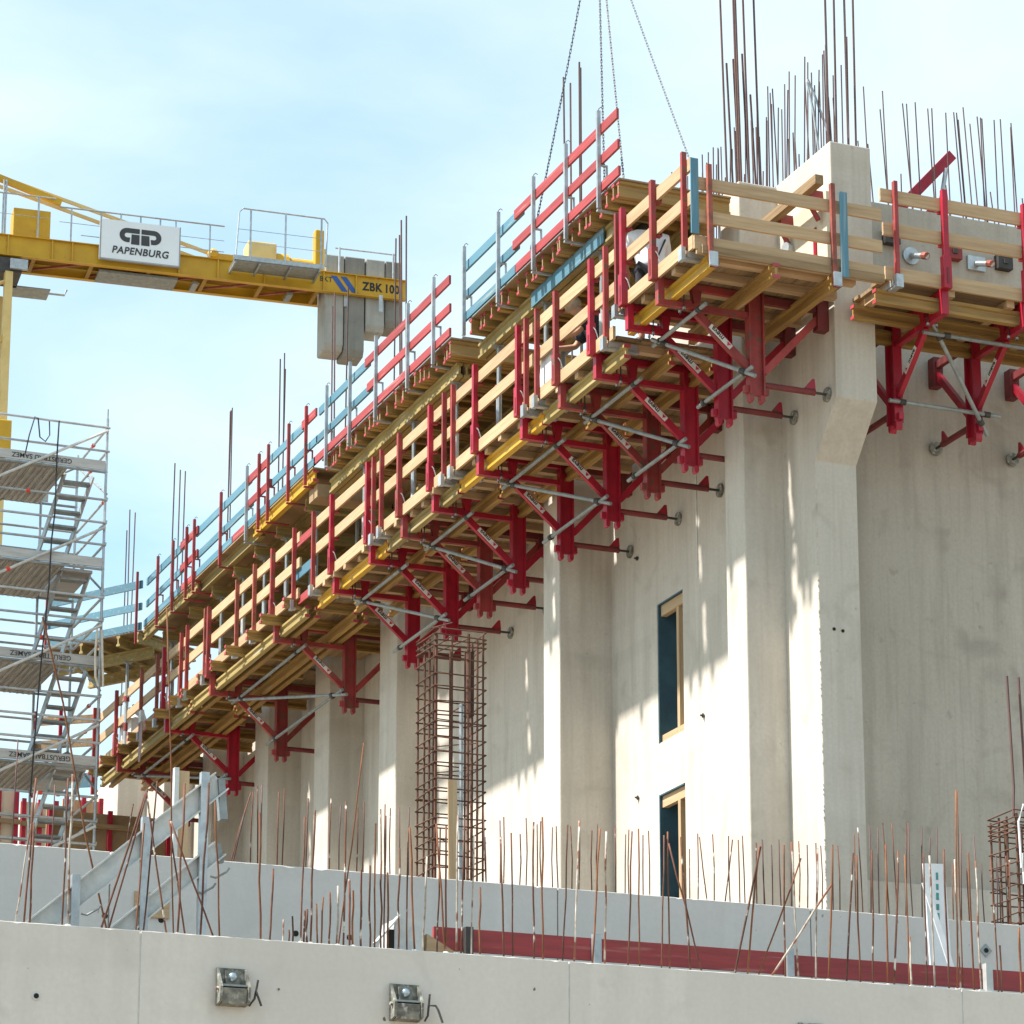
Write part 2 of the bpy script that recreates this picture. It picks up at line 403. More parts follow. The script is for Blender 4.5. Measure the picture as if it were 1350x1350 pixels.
# long wall with two window openings (v0, v1, z0, z1)
WIN = [(32.90, 33.62, 10.95, 12.73), (32.92, 33.64, 7.60, 10.30)]
mb = MB(); t = 0.40
def wbox(v0, v1, z0, z1): mb.box((U_W, v0, z0), (U_W + t, v1, z1))
wbox(30.2, 32.9, 0, 16.3); wbox(33.64, 62, 0, 16.3)
wbox(32.9, 33.64, 12.73, 16.3); wbox(32.9, 33.64, 10.30, 10.95); wbox(32.9, 33.64, 0, 7.6)
long_wall = mb.build('wall', 'concrete_tower', bld)
MB().box((U_W, 30.2, 16.302), (U_W + t, 30.9, 16.92)).build('wall_upstand', 'concrete_tower', bld)
# corner pier with corbel (profile in v, z)
prof = [(30.198, 0), (29.38, 0), (29.38, 13.25), (28.85, 13.84), (28.85, 16.92), (30.198, 16.92)]
pier = MB().prism(prof, lambda v, z, u: (u, v, z), U_W, 16.2).build('corner_pier', 'concrete_tower', bld, bevel=0.012)
PIL = [(15.18, 30.18, 30.68, 16.90), (14.95, 35.03, 35.56, 16.28), (15.1, 41.51, 42.25, 16.28), (15.1, 44.57, 45.28, 16.28),
       (15.1, 47.70, 48.42, 16.28), (15.1, 50.90, 51.5, 16.28), (15.1, 54.0, 54.7, 16.28), (15.1, 57.3, 58.0, 16.28)]
for u, v0, v1, zt in PIL:
    MB().box((u, v0, 0), (U_W + 0.06, v1, zt)).build('pilaster', 'concrete_tower', bld, bevel=0.015)
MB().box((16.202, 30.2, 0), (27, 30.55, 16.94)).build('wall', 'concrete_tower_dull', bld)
MB().box((16.202, 30.165, 0), (27, 30.198, 8.66)).build('plinth', 'concrete_tower', bld)
# chamfer fillet left between wall and pier, thin grout nib that catches the sun
MB().box((U_W - 0.012, 32.45, 12.75), (U_W, 32.47, 14.1)).build('grout_nib', 'chalk', bld)
# windows
for k, (v0, v1, z0, z1) in enumerate(WIN):
    ln = MB().box((U_W - 0.004, v1 - 0.025, z0), (U_W + 0.45, v1 - 0.002, z1)).box((U_W - 0.004, v0, z1 - 0.02), (U_W + 0.45, v1 - 0.025, z1 - 0.002)).build('window_lining', 'teal_lining', bld)
    MB().box((U_W + 0.03, v0 + 0.002, z1 - 0.16), (U_W + 0.10, v1 - 0.03, z1 - 0.021)).build('lintel_timber', 'wood_y', bld)
    MB().box((U_W + 0.03, v0 + 0.18, z0 + 0.002), (U_W + 0.13, v0 + 0.25, z1 - 0.161)).build('strut_timber', 'wood_z', bld)
    MB().box((U_W + 0.03, v0 + 0.002, z0 + 0.002), (U_W + 0.16, v0 + 0.177, z0 + 0.10)).box((U_W + 0.03, v0 + 0.253, z0 + 0.002), (U_W + 0.16, v1 - 0.03, z0 + 0.10)).build('sill_timber', 'wood_y', bld)
    if k: MB().box((U_W + 0.20, v0 + 0.002, z0 + 0.11), (U_W + 0.26, v0 + 0.05, z1 - 0.165)).build('jamb_timber', 'wood_old_z', bld)
# small form-tie stubs on the long wall and the pier
def stub(p, n=(-1, 0, 0)):
    p = V3(p); n = V3(n)
    MB().tube(p, p + n * 0.05, 0.012, 6).tube(p + n * 0.012, p + n * 0.02, 0.03, 8).build('tie_stub', 'dark_steel', bld)
for v, z in ((32.35, 11.0), (34.25, 10.4), (34.2, 13.5), (31.35, 13.2), (31.5, 10.9)): stub((U_W, v, z))
for u, z in ((15.86, 11.30), (15.97, 11.29)):
    MB().tube((u, 29.38, z), (u, 29.372, z), 0.02, 8).build('tie_hole', 'hole', bld)
# rough spalled edge down the pier corner
mb = MB()
for k in range(110):
    z = random.uniform(7.5, 12.9); s = random.uniform(0.004, 0.013)
    mb.ball((U_W - 0.002, 29.382, z), s, 5, 3)
rb = mb.build('spalled_edge', 'concrete_tower', bld); rb['kind'] = 'stuff'

# starter bars cast into the tower (children of the building)
def bars(name, lst, r, material, parent, n=6, ribs=False):
    for p, q in lst: MB().tube(p, q, r, n).build(name, material, parent)
def lean(a): return random.uniform(-a, a)
lst = []
for u, v0, v1, zt in PIL[1:]:
    vc = (v0 + v1) / 2; n = 4 if v0 < 44 else 3
    for k in range(n):
        v = vc + 0.08 + (k - (n - 1) / 2) * 0.17 + lean(0.05); top = 21.25 + random.uniform(-0.35, 0.1)
        if v0 < 36: top -= 0.45
        uu = 15.33 + lean(0.08)
        lst.append(((uu, v, zt - 0.3), (uu + lean(0.05), v + lean(0.06), top)))
for k, (du, dv, top) in enumerate(((0.0, 0.05, 21.2), (0.08, 0.15, 21.0), (0.17, 0.12, 20.8), (0.30, 0.1, 21.1), (0.05, 0.30, 18.55), (0.14, 0.3, 18.62), (0.25, 0.28, 18.7), (0.36, 0.3, 18.2), (0.02, 0.4, 19.9))):
    lst.append(((15.24 + du, 30.22 + dv, 16.6), (15.16 + du, 30.2 + dv, top)))
for k in range(4):
    u = 15.74 + k * 0.125
    lst.append(((u, 28.98 + 0.05 * (k % 2), 16.6), (u - 0.02, 28.95, 20.4)))
bars('rebar', lst, 0.013, 'rebar_dark', bld)
lst = []
v = 28.95
while v < 33.6:                    # wall starter bars along the long wall
    for u in (15.76, 15.98):
        h = random.choice((1.25, 1.3, 1.42, 1.1, 0.75, 0.45))
        lst.append(((u + lean(0.02), v + lean(0.03), 16.2), (u + lean(0.05), v + lean(0.05), 16.92 + h)))
    v += 0.12
bars('rebar', lst, 0.0085, 'rebar_dark', bld, 5)
lst = []
u = 16.35
while u < 20.2:                    # and along the right-hand wall
    for dv in (0.07, 0.27):
        if random.random() < 0.30: continue
        h = random.choice((1.38, 1.45, 1.5, 1.42, 0.55, 0.9))
        x = u + lean(0.06)
        lst.append(((x, 30.2 + dv, 16.7), (x - random.uniform(0.02, 0.10), 30.2 + dv + lean(0.05), 16.94 + h)))
    u += 0.17
for u in (18.35, 18.39, 18.68): lst.append(((u, 30.4, 16.7), (u - 0.1, 30.4, 18.42)))
bars('rebar', lst, 0.0085, 'rebar_dark', bld, 5)
# bent pale lap bar by the pier top
MB().sweep([(15.80, 29.3, 16.8), (15.72, 29.3, 17.5), (15.66, 29.32, 17.85), (15.68, 29.34, 17.9), (15.75, 29.34, 17.75), (15.95, 29.2, 16.95)], 0.016).build('bent_bar', 'galv', bld)

# ------------------------------------------------------------------ low precast walls in front
def edge_panel(name, u0, u1, v0, v1, zt, material, parent, step=0.035):
    """panel whose top arris is slightly chipped"""
    n = max(2, int((u1 - u0) / step)); vs = []; fs = []
    for i in range(n + 1):
        u = u0 + (u1 - u0) * i / n
        ch = random.uniform(0, 0.002) + (random.uniform(0.002, 0.012) if random.random() < 0.06 else 0)
        vs += [(u, v0, 0), (u, v0, zt - 0.004 - ch), (u, v0 + 0.003 + ch * 0.6, zt - random.uniform(0, 0.002)), (u, v1, zt), (u, v1, 0)]
    for i in range(n):
        a = i * 5; b = a + 5
        for k in range(4): fs.append((a + k, b + k, b + k + 1, a + k + 1))
    fs += [(0, 1, 2, 3, 4), (5 * n + 4, 5 * n + 3, 5 * n + 2, 5 * n + 1, 5 * n)]
    return MB().add(vs, fs).build(name, material, parent)
fw = thing('front_wall', (8, 20.1, 0), 'light grey precast wall across the very bottom with rusty starter bars', 'wall')
for a, b in zip((0.5, 5.46, 8.60, 11.80), (5.46, 8.60, 11.80, 16.5)):
    p = edge_panel('wall_panel', a + 0.006, b - 0.006, 20, 20.22, 5.54, 'concrete_pre', fw)
    # dark sealant in the joint, set back
    MB().box((b - 0.0055, 20.004, 0), (b + 0.0055, 20.2, 5.52)).build('joint_seal', 'chalk', fw)
for u, z, r in ((4.76, 5.05, 0.018), (6.18, 5.08, 0.014), (6.44, 5.20, 0.006)):
    MB().tube((u, 20, z), (u, 19.994, z), r * 1.7, 12).build('hole_ring', 'chalk', fw)
    MB().tube((u, 19.995, z), (u, 19.991, z), r, 12).build('tie_hole', 'hole', fw)
bw = thing('rear_low_wall', (9, 23.1, 0), 'smooth grey low wall standing behind the front wall and red board', 'wall')
for a, b in zip((0.5, 6.02, 9.79, 12.12, 14.17), (6.02, 9.79, 12.12, 14.17, 19.0)):
    edge_panel('wall_panel', a + 0.006, b - 0.006, 23, 23.24, 6.72, 'concrete_pre2', bw)
    MB().box((b - 0.0055, 23.012, 0), (b + 0.0055, 23.2, 6.70)).build('joint_seal', 'concrete_block', bw)
for u, z in ((5.98, 6.21), (6.43, 6.21), (7.53, 6.18), (7.98, 6.18)):
    MB().tube((u + 0.01, 23, z), (u + 0.01, 22.996, z), 0.024, 12).build('tie_hole', 'hole', bw)
MB().prism([(-0.06, 0), (0, -0.06), (0.06, 0), (0, 0.06)], lambda a, b, v: (13.82 + a, v, 6.47 + b), 22.99, 23.0).build('anchor_plate', 'galv_dull', bw)
MB().tube((13.82, 22.99, 6.47), (13.82, 22.985, 6.47), 0.022, 10).build('tie_hole', 'hole', bw)
MB().box((6.22, 22.985, 6.22), (6.5, 23.0, 6.42)).build('ply_patch', 'wood_x', bw)
FRONT_BARS = [
    (4.67, 0.05, 0.05, 0.01, 1), (4.71, 0.05, 0, -0.01, 0.69), (4.96, 0.17, 0.01, 0.01, 1.05), (4.97, 0.05, -0, 0.01, 1.05), 
    (5.21, 0.17, 0.3, -0.01, 0.99), (5.24, 0.05, 0.25, -0.02, 0.99), (5.47, 0.17, 0.04, 0, 0.78), (5.52, 0.17, 0.07, -0.01, 1.08), 
    (5.66, 0.05, -0.18, -0.02, 0.97), (5.73, 0.05, 0.03, 0.02, 1.06), (5.83, 0.17, -0.14, 0.01, 0.82), (5.89, 0.05, 0.03, -0.02, 1.07), 
    (6, 0.05, -0.34, -0.01, 0.78), (6.03, 0.05, -0.05, 0.02, 0.95), (4.63, 0.17, 0.13, -0, 0.94), (5.74, 0.17, -0.11, 0.01, 2.33), 
    (6.36, 0.17, -0.03, -0.01, 0.92), (6.42, 0.17, 0.03, 0.03, 0.54), (6.61, 0.05, 0.02, 0.02, 0.9), (6.68, 0.05, 0.01, -0.03, 0.94), 
    (6.67, 0.17, -0, -0.02, 0.25), (6.69, 0.17, 0.01, 0.02, 0.27), (6.77, 0.17, -0.01, -0, 0.31), (6.8, 0.17, 0.01, 0, 0.36), (6.86, 0.17, 0, 0.01, 0.4), 
    (6.91, 0.17, 0.01, 0.01, 0.45), (6.88, 0.05, 0.18, 0.02, 1.47), (6.92, 0.05, 0.01, 0.01, 1.03), (7.01, 0.17, 0, 0.03, 0.51), 
    (6.99, 0.05, -0, 0.01, 0.4), (7.05, 0.05, -0, 0.01, 0.55), (7.16, 0.17, -0.01, -0.01, 0.61), (7.15, 0.05, -0, -0, 0.89), 
    (7.24, 0.17, -0.01, -0.02, 0.65), (7.22, 0.05, -0, -0.01, 0.95), (7.25, 0.05, -0.02, -0.03, 0.54), (7.37, 0.17, 0.01, 0.02, 0.76), 
    (7.39, 0.05, -0.01, -0.03, 0.77), (7.45, 0.05, -0.05, -0.01, 0.88), (7.55, 0.17, 0.03, 0, 0.71), (7.66, 0.17, 0.02, 0, 0.92), 
    (7.68, 0.05, -0.08, -0.01, 0.92), (7.68, 0.05, -0.01, -0.02, 0.91), (7.76, 0.05, 0.02, 0.03, 1.01), (7.84, 0.17, 0.02, -0.01, 1.01), 
    (7.92, 0.17, 0.01, -0.02, 0.89), (7.94, 0.05, 0.01, 0.03, 0.5), (8.17, 0.17, -0.03, -0.01, 0.9), (6.48, 0.05, 0.01, 0.02, 0.16), 
    (6.56, 0.17, -0, -0.01, 0.11), (6.59, 0.17, -0, 0.01, 0.21), (8.19, 0.05, -0.01, 0.01, 0.91), (8.4, 0.17, 0, -0, 1.03), (8.42, 0.05, 0.01, 0.03, 1.05), 
    (8.62, 0.17, 0.06, 0.03, 1.04), (8.71, 0.17, 0.05, 0, 1.07), (8.8, 0.05, 0.08, 0.02, 1), (8.95, 0.17, 0.01, -0.03, 1), (9.08, 0.05, 0.03, -0.03, 0.99), 
    (9.23, 0.17, 0, -0, 1.05), (9.4, 0.17, 0.04, 0.01, 1.02), (9.47, 0.17, -0, 0.01, 1.05), (9.58, 0.05, -0.06, 0.01, 0.99), 
    (9.68, 0.05, -0.25, 0.03, 0.94), (9.98, 0.17, 0.25, 0.01, 1), (10.09, 0.17, 0.13, 0.01, 1), (10.16, 0.17, 0.39, -0.02, 0.93), 
    (10.2, 0.05, 0.54, -0.01, 0.72), (10.41, 0.17, 0.02, 0.02, 1.03), (10.52, 0.17, -0.04, -0.01, 1.05), (10.66, 0.17, 0.03, -0.02, 1.02), 
    (10.7, 0.05, 0.08, 0.03, 1.04), (10.85, 0.05, 0.08, -0.01, 0.98), (10.97, 0.05, 0, 0.01, 0.97), (11.14, 0.17, 0.01, -0.02, 1.04), 
    (11.2, 0.05, 0.02, 0.01, 1.07), (11.25, 0.05, 0.06, -0.02, 1.03), (11.45, 0.17, 0.01, 0.03, 1.04), (11.4, 0.05, 0, -0, 0.38), 
    (11.53, 0.05, -0.01, -0.03, 1.02), (11.6, 0.05, 0, 0.02, 1.02), (11.79, 0.17, -0.01, -0.01, 1.1), (11.79, 0.05, 0.03, -0.03, 1.54), 
    (11.82, 0.05, -0.02, -0.01, 1), (11.84, 0.05, 0.02, 0.02, 1.54), (12.01, 0.17, 0, 0.02, 1.1), (12, 0.05, 0, 0.02, 1.01), 
    (12.22, 0.17, -0.02, 0.01, 1.08), (12.25, 0.17, -0.01, -0.01, 0.39), (12.42, 0.17, 0, -0, 0.54), ]
BACK_BARS = [
    (5.59, 0.17, 0.01, -0.01, 0.53), (5.28, 0.17, 0.01, -0.03, 0.86), (6.18, 0.17, 0.05, -0.02, 0.43), (7.17, 0.05, 0.01, -0, 0.59), 
    (7.03, 0.17, 0.17, 0, 0.61), (7.02, 0.05, 0.08, -0.03, 0.39), (7.43, 0.17, 0.01, 0.02, 0.64), (7.47, 0.17, 0.01, 0, 0.67), 
    (7.63, 0.05, 0.02, 0.02, 0.58), (7.87, 0.17, -0, -0.02, 0.62), (7.91, 0.05, 0, -0.03, 0.53), (8.06, 0.05, 0.01, 0.02, 0.54), 
    (8.15, 0.17, 0.01, 0, 0.62), (8.27, 0.05, -0.01, -0, 0.54), (8.3, 0.05, -0.01, -0.02, 0.58), (8.39, 0.17, -0.01, -0.02, 0.58), 
    (8.43, 0.05, -0.01, 0, 0.57), (8.55, 0.17, -0.01, -0.03, 0.6), (9.18, 0.05, -0.03, -0.01, 0.63), (9.35, 0.17, 0.01, 0.03, 0.57), 
    (9.38, 0.17, 0.01, 0.02, 0.6), (7.25, 0.05, -0, -0.01, 0.65), (7.23, 0.05, -0.02, -0.02, 0.64), (9.18, 0.05, -0.02, -0.02, 0.38), 
    (9.52, 0.17, 0.02, 0.03, 0.47), (9.53, 0.05, 0.01, 0.02, 0.58), (9.63, 0.05, -0, -0, 0.53), (9.72, 0.17, -0.02, -0.03, 0.58), 
    (9.82, 0.17, -0.01, -0.02, 0.54), (9.87, 0.17, -0.03, -0.03, 0.55), (9.99, 0.17, 0, 0.02, 0.57), (10, 0.05, 0.02, 0.02, 0.58), 
    (10.12, 0.05, -0.01, -0.03, 0.51), (10.17, 0.05, -0.01, -0.03, 0.57), (10.33, 0.05, 0.01, 0.02, 0.58), (10.42, 0.05, 0.01, 0, 0.51), 
    (10.51, 0.17, -0, -0.01, 0.58), (10.64, 0.17, -0.01, -0.03, 0.54), (10.7, 0.17, 0, 0.01, 0.59), (11.07, 0.17, 0, -0.01, 0.46), 
    (11.09, 0.05, 0.02, 0.03, 0.58), (11.24, 0.17, -0.08, -0.02, 0.57), (11.24, 0.05, 0, 0.01, 0.58), (11.39, 0.17, 0.1, 0.02, 0.58), 
    (11.39, 0.05, -0.02, -0.03, 0.57), (11.54, 0.17, 0, 0.01, 0.58), (11.59, 0.17, -0.01, 0.01, 0.62), (11.64, 0.05, 0.01, 0.01, 0.54), 
    (11.78, 0.17, -0.03, -0.03, 0.59), (11.7, 0.17, 0.01, 0.02, 0.57), (11.77, 0.17, -0.01, -0, 0.6), (11.85, 0.17, -0, -0, 0.56), 
    (11.87, 0.05, -0.02, -0.02, 0.58), (12.03, 0.17, 0.01, 0.01, 0.61), (12.04, 0.05, 0.02, 0.02, 0.59), (12.12, 0.05, 0.01, -0, 0.56), 
    (12.2, 0.05, 0.03, 0.03, 0.59), (12.32, 0.17, 0.02, 0.03, 0.6), (12.43, 0.17, -0, -0.02, 0.58), (12.43, 0.05, 0.01, 0.03, 0.58), 
    (12.65, 0.17, 0.01, 0.01, 0.72), (12.72, 0.17, -0.03, 0, 0.78), (12.73, 0.05, 0.02, 0.02, 0.78), (12.81, 0.05, 0.01, -0, 0.77), 
    (12.91, 0.05, -0.03, 0.02, 0.82), (12.99, 0.05, -0.03, 0, 0.82), (13.07, 0.05, 0.04, 0.01, 0.83), (13.21, 0.17, -0.03, -0.02, 0.86), 
    (13.23, 0.05, 0.02, -0.01, 0.81), (13.3, 0.05, 0.02, -0.03, 0.71), (13.38, 0.05, 0.03, 0.01, 0.82), (13.61, 0.17, 0.01, 0, 0.54), 
    (13.62, 0.05, 0.01, -0.03, 0.78), (13.7, 0.05, -0.02, -0.02, 0.47), (13.78, 0.05, 0.01, 0.03, 0.79), (13.85, 0.05, -0.01, 0, 0.53), 
    (13.98, 0.05, 0.02, 0.02, 0.62), (14.01, 0.05, 0, 0.03, 0.55), (14.09, 0.05, 0, -0, 0.62), (14.19, 0.17, -0, -0.01, 0.61), ]
for k, (u, dv, du, dd, h) in enumerate(FRONT_BARS):
    h = max(h, 0.08); m = ('rebar', 'rebar', 'rebar_cement', 'rebar_orange', 'rebar')[random.randrange(5)]
    if h > 1.3: m = 'rebar_orange'
    p = V3((u, 20 + dv, 5.50)); q = V3((u + du, 20 + dv + dd, 5.54 + h))
    mid = p.lerp(q, 0.5) + V3((lean(0.008), 0, 0))
    pts = [p, p.lerp(q, 0.25) + V3((lean(0.004), 0, 0)), mid, p.lerp(q, 0.75) + V3((lean(0.006), 0, 0)), q]
    MB().sweep(pts, 0.0055 if h > 1.3 else random.choice((0.0075, 0.008, 0.0065)), 6).build('rebar', m, fw, smooth=True)
    if random.random() < 0.6:
        MB().ball((u, 20 + dv, 5.545), random.uniform(0.012, 0.03), 7, 4, (1, 1, 0.5)).build('mortar_blob', 'chalk', fw)
for k, (u, dv, du, dd, h) in enumerate(BACK_BARS):
    m = ('rebar', 'rebar_dark', 'rebar_dark', 'rebar')[random.randrange(4)]
    MB().sweep([(u, 23 + dv, 6.68), (u + du * 0.5 + lean(0.006), 23 + dv, 6.72 + h * 0.5), (u + du, 23 + dv + dd, 6.72 + h)], 0.006, 6).build('rebar', m, bw, smooth=True)

# formwork cone anchors bolted on the front wall
ANCH = [(6.10, 5.19, 'leftmost of three square steel anchor shoes on the front wall', 0),
        (7.35, 5.16, 'middle steel anchor shoe on the front wall with its lever bent out', 1),
        (10.52, 5.075, 'rightmost steel anchor shoe on the front wall, cut by the picture edge', 0)]
for u, z, lab, var in ANCH:
    r = thing('anchor_shoe', (u, 20, z), lab, 'anchor', 'anchor shoes on the front wall')
    MB().box((u - 0.105, 19.985, z - 0.13), (u + 0.105, 20.0, z + 0.13)).build('back_plate', 'cement_steel', r)
    MB().prism([(19.985, z - 0.13), (19.91, z - 0.12), (19.895, z - 0.02), (19.985, z + 0.01)], lambda v, zz, x: (x, v, zz), u - 0.085, u + 0.085).build('lower_lip', 'cement_steel', r)
    for s in (-1, 1):
        MB().prism([(19.985, z - 0.13), (19.89, z - 0.11), (19.88, z - 0.01), (19.93, z + 0.06), (19.985, z + 0.13)], lambda v, zz, x: (x, v, zz), u + s * 0.09, u + s * 0.108).build('cheek', 'cement_steel', r)
    MB().box((u - 0.085, 19.90, z - 0.006), (u + 0.085, 19.985, z + 0.008)).build('rib', 'galv_dull', r)
    MB().box((u - 0.05, 19.96, z + 0.02), (u + 0.05, 19.984, z + 0.11)).build('washer', 'cement_steel', r)
    MB().ball((u - 0.002, 19.955, z + 0.065), 0.034, 12, 8).build('bolt_head', 'bolt', r, smooth=True)
    if var:
        pts = [(u + 0.13, 19.93, z - 0.13), (u + 0.15, 19.92, z - 0.09), (u + 0.16, 19.91, z + 0.06), (u + 0.155, 19.91, z - 0.02), (u + 0.20, 19.90, z - 0.02), (u + 0.215, 19.89, z - 0.05), (u + 0.245, 19.88, z - 0.14)]
    else:
        pts = [(u + 0.11, 19.93, z - 0.13), (u + 0.145, 19.92, z - 0.08), (u + 0.165, 19.91, z + 0.05), (u + 0.15, 19.905, z - 0.03), (u + 0.185, 19.89, z - 0.13)]
    MB().sweep(pts, 0.008, 6).build('lever', 'dark_steel', r)
    MB().tube((u - 0.125, 19.93, z - 0.02), (u - 0.1, 19.93, z - 0.02), 0.012, 8).build('pin', 'rebar', r)

# ------------------------------------------------------------------ between the walls
rbd = thing('guard_board', (10.5, 21.2, 5.7), 'long dark red guard board lying behind the front wall bars', 'board')
MB().bar((8.02, 21.2, 5.87), (10.95, 21.2, 5.87), 0.035, 0.17).build('board_length', 'board_red_x', rbd)
MB().bar((10.99, 21.22, 5.865), (14.4, 21.2, 5.865), 0.035, 0.16).build('board_length', 'board_red_x', rbd)
for k, (u, lab, mt) in enumerate(((8.28, 'short black post in front of the red guard board', 'dark_steel'), (9.32, 'grey steel post behind the bars at the red guard board middle', 'galv'), (10.95, 'grey steel post at the joint of the red guard board', 'galv'), (12.72, 'wider grey steel post by the white plank', 'galv_bright'))):
    o = thing('guard_post', (u, 21.14, 4.6), lab, 'post', 'posts carrying the red guard board')
    MB().box((u - 0.03, 21.12, 0), (u + 0.03, 21.178, 5.98 if k else 5.96)).build('post_body', mt, o)
    MB().box((u - 0.05, 21.10, 5.70), (u + 0.05, 21.118, 5.75)).build('clamp', mt, o)
# stair guard rails, galvanised channels rising to the right
sg = thing('stair_guardrail', (5.8, 21.2, 4.6), 'galvanised stair guardrail with two sloping channels at the lower left', 'guardrail')
def channel(p, q, h, name):
    p = V3(p); q = V3(q); d = (q - p).normalized(); up = V3((-d.z, 0, d.x))
    m = MB().bar(p, q, 0.012, h, up)
    for s in (-1, 1):
        m.bar(p + up * s * (h / 2 - 0.006) + V3((0, -0.032, 0)), q + up * s * (h / 2 - 0.006) + V3((0, -0.032, 0)), 0.05, 0.012, up)
    return m.build(name, 'galv_bright', sg)
channel((4.75, 21.16, 5.49), (6.34, 21.16, 6.90), 0.16, 'upper_channel')
channel((5.35, 21.16, 5.50), (6.34, 21.16, 6.40), 0.13, 'lower_channel')
MB().bar((6.34, 21.17, 6.92), (6.37, 21.17, 6.62), 0.09, 0.05, (1, 0, 0)).build('end_bracket', 'galv_dull', sg)
MB().bar((6.33, 21.17, 6.44), (6.36, 21.17, 6.30), 0.05, 0.04, (1, 0, 0)).build('end_bracket', 'galv_dull', sg)
for u, zt in ((5.28, 6.12), (5.78, 6.58), (6.21, 6.95)):
    MB().box((u - 0.03, 21.095, 0), (u + 0.03, 21.15, zt)).build('post', 'galv', sg)
for u, z in ((5.36, 5.88), (6.30, 6.22), (6.20, 6.10)):
    MB().sweep([(u - 0.04, 21.09, z - 0.04), (u, 21.08, z - 0.05), (u + 0.08, 21.08, z), (u + 0.1, 21.08, z + 0.03)], 0.008).build('hook', 'galv_dull', sg)
# timber prop standing behind
tp = thing('timber_prop', (6.8, 23.7, 0), 'upright timber with pale edge behind the sloping steel channels', 'timber')
MB().box((6.74, 23.66, 0), (6.83, 23.74, 7.58)).build('timber', 'wood_z', tp)
MB().box((6.70, 23.64, 0), (6.738, 23.70, 7.60)).build('edge_strip', 'galv_bright', tp)
# white sacks / packing pieces
wb = thing('white_plank', (12.6, 21.6, 5.3), 'pale blue white plank leaning at the lower right behind bars', 'plank')
MB().bar((12.63, 21.4, 5.70), (12.40, 21.55, 6.69), 0.012, 0.05, (1, 0, 0)).build('thin_strip', 'plastic_white', wb)
wp = thing('foam_panel', (12.8, 22.0, 5.3), 'upright white panel with green printed line behind the bars at lower right', 'panel')
MB().bar((12.82, 22, 5.4), (12.75, 22, 6.96), 0.02, 0.20, (1, 0, 0)).build('panel_sheet', 'plastic_white', wp)
for k in range(6):
    z = 6.40 + k * 0.085
    MB().box((12.755 + 0.002 * k, 21.986, z), (12.785, 21.989, z + 0.05 + 0.01 * (k % 2))).build('green_print', 'plastic_green', wp)
bx = thing('metal_box', (7.65, 21.0, 5.3), 'small white metal box with open dark flap behind the front wall', 'box')
MB().prism([(7.52, 5.3), (7.82, 5.3), (7.82, 5.92), (7.74, 5.945), (7.62, 5.94)], lambda a, b, v: (a, v, b), 20.9, 21.2).build('body', 'galv_bright', bx)
MB().bar((7.45, 20.88, 5.74), (7.63, 20.88, 5.95), 0.012, 0.1, (0, 1, 0)).build('flap', 'galv_bright', bx)
MB().box((7.545, 20.885, 5.5), (7.6, 20.898, 5.85)).build('opening', 'hole', bx)
cb = thing('timber_wedge', (7.92, 21.0, 5.3), 'small tan timber offcut next to the white metal box', 'timber')
MB().prism([(7.84, 5.3), (8.08, 5.3), (8.08, 5.72), (7.86, 5.84)], lambda a, b, v: (a, v, b), 20.9, 21.0).build('offcut', 'wood_x', cb)
hs = thing('white_hose', (6.1, 20.6, 5.3), 'thin white hose looping above the front wall at left', 'hose')
MB().sweep([(5.7 + 0.1 * k, 20.6, 5.30 + 0.34 * math.sin(math.pi * k / 9)) for k in range(10)], 0.009).build('hose_line', 'plastic_white', hs)

# ------------------------------------------------------------------ column reinforcement cages
def cage(name, u0, u1, v0, v1, zt, zs, label):
    r = thing(name, ((u0 + u1) / 2, (v0 + v1) / 2, 0), label, 'rebar cage')
    n = 3
    pos = []
    for i in range(n + 1):
        f = i / n
        pos += [(u0 + (u1 - u0) * f, v0), (u0 + (u1 - u0) * f, v1)]
        if 0 < i < n: pos += [(u0, v0 + (v1 - v0) * f), (u1, v0 + (v1 - v0) * f)]
    for k, (u, v) in enumerate(pos):
        thick = 0.016 if k % 3 == 0 else 0.011
        MB().tube((u, v, 0), (u + lean(0.01), v + lean(0.01), zt - (0.02 + 0.06 * random.random())), thick, 6).build('vertical_bar', 'cage_rust', r)
    pts = [(u0 - .02, v0 - .02), (u1 + .02, v0 - .02), (u1 + .02, v1 + .02), (u0 - .02, v1 + .02), (u0 - .02, v0 - .02)]
    base = MB().path([(a, b, 0) for a, b in pts], 0.0075, 5).build('stirrup', 'cage_rust', r)
    z = zs; first = True
    cu, cv = (u0 + u1) / 2, (v0 + v1) / 2
    while z < zt:
        o = base if first else copy_part(base, r)
        first = False
        o.location = (0, 0, z); o.rotation_euler = (lean(0.035), lean(0.035), 0)
        z += random.uniform(0.085, 0.16) if z < zt - 0.25 else 0.05
        if random.random() < 0.6:
            a, b = random.sample(pos, 2)
            MB().tube((a[0], a[1], z), (b[0], b[1], z + lean(0.05)), 0.006, 5).build('cross_tie', 'cage_rust', r)
    return r
c1 = cage('rebar_cage', 10.23, 10.72, 27.0, 27.48, 10.06, 6.6, 'rusty reinforcement column cage standing in front of the ribbed wall')
MB().bar((10.40, 26.95, 7.2), (10.38, 26.95, 8.55), 0.02, 0.09, (1, 0, 0)).build('spacer_board', 'wood_z', c1)
MB().tube((10.55, 27.15, 7.6), (10.53, 27.1, 9.35), 0.02, 8).build('grey_pipe', 'galv', c1)
MB().box((10.70, 27.3, 9.3), (10.74, 27.42, 9.95)).build('rust_plate', 'cage_rust', c1)
c2 = cage('rebar_cage', 15.40, 15.9, 25.0, 25.45, 8.3, 5.4, 'dark reinforcement cage cut by the right picture edge')
for du in (0.0, 0.13): MB().sweep([(15.38 + du, 25, 8.2), (15.40 + du, 25, 8.5), (15.37 + du, 25, 9.6)], 0.014).build('tall_bar', 'rebar_dark', c2)
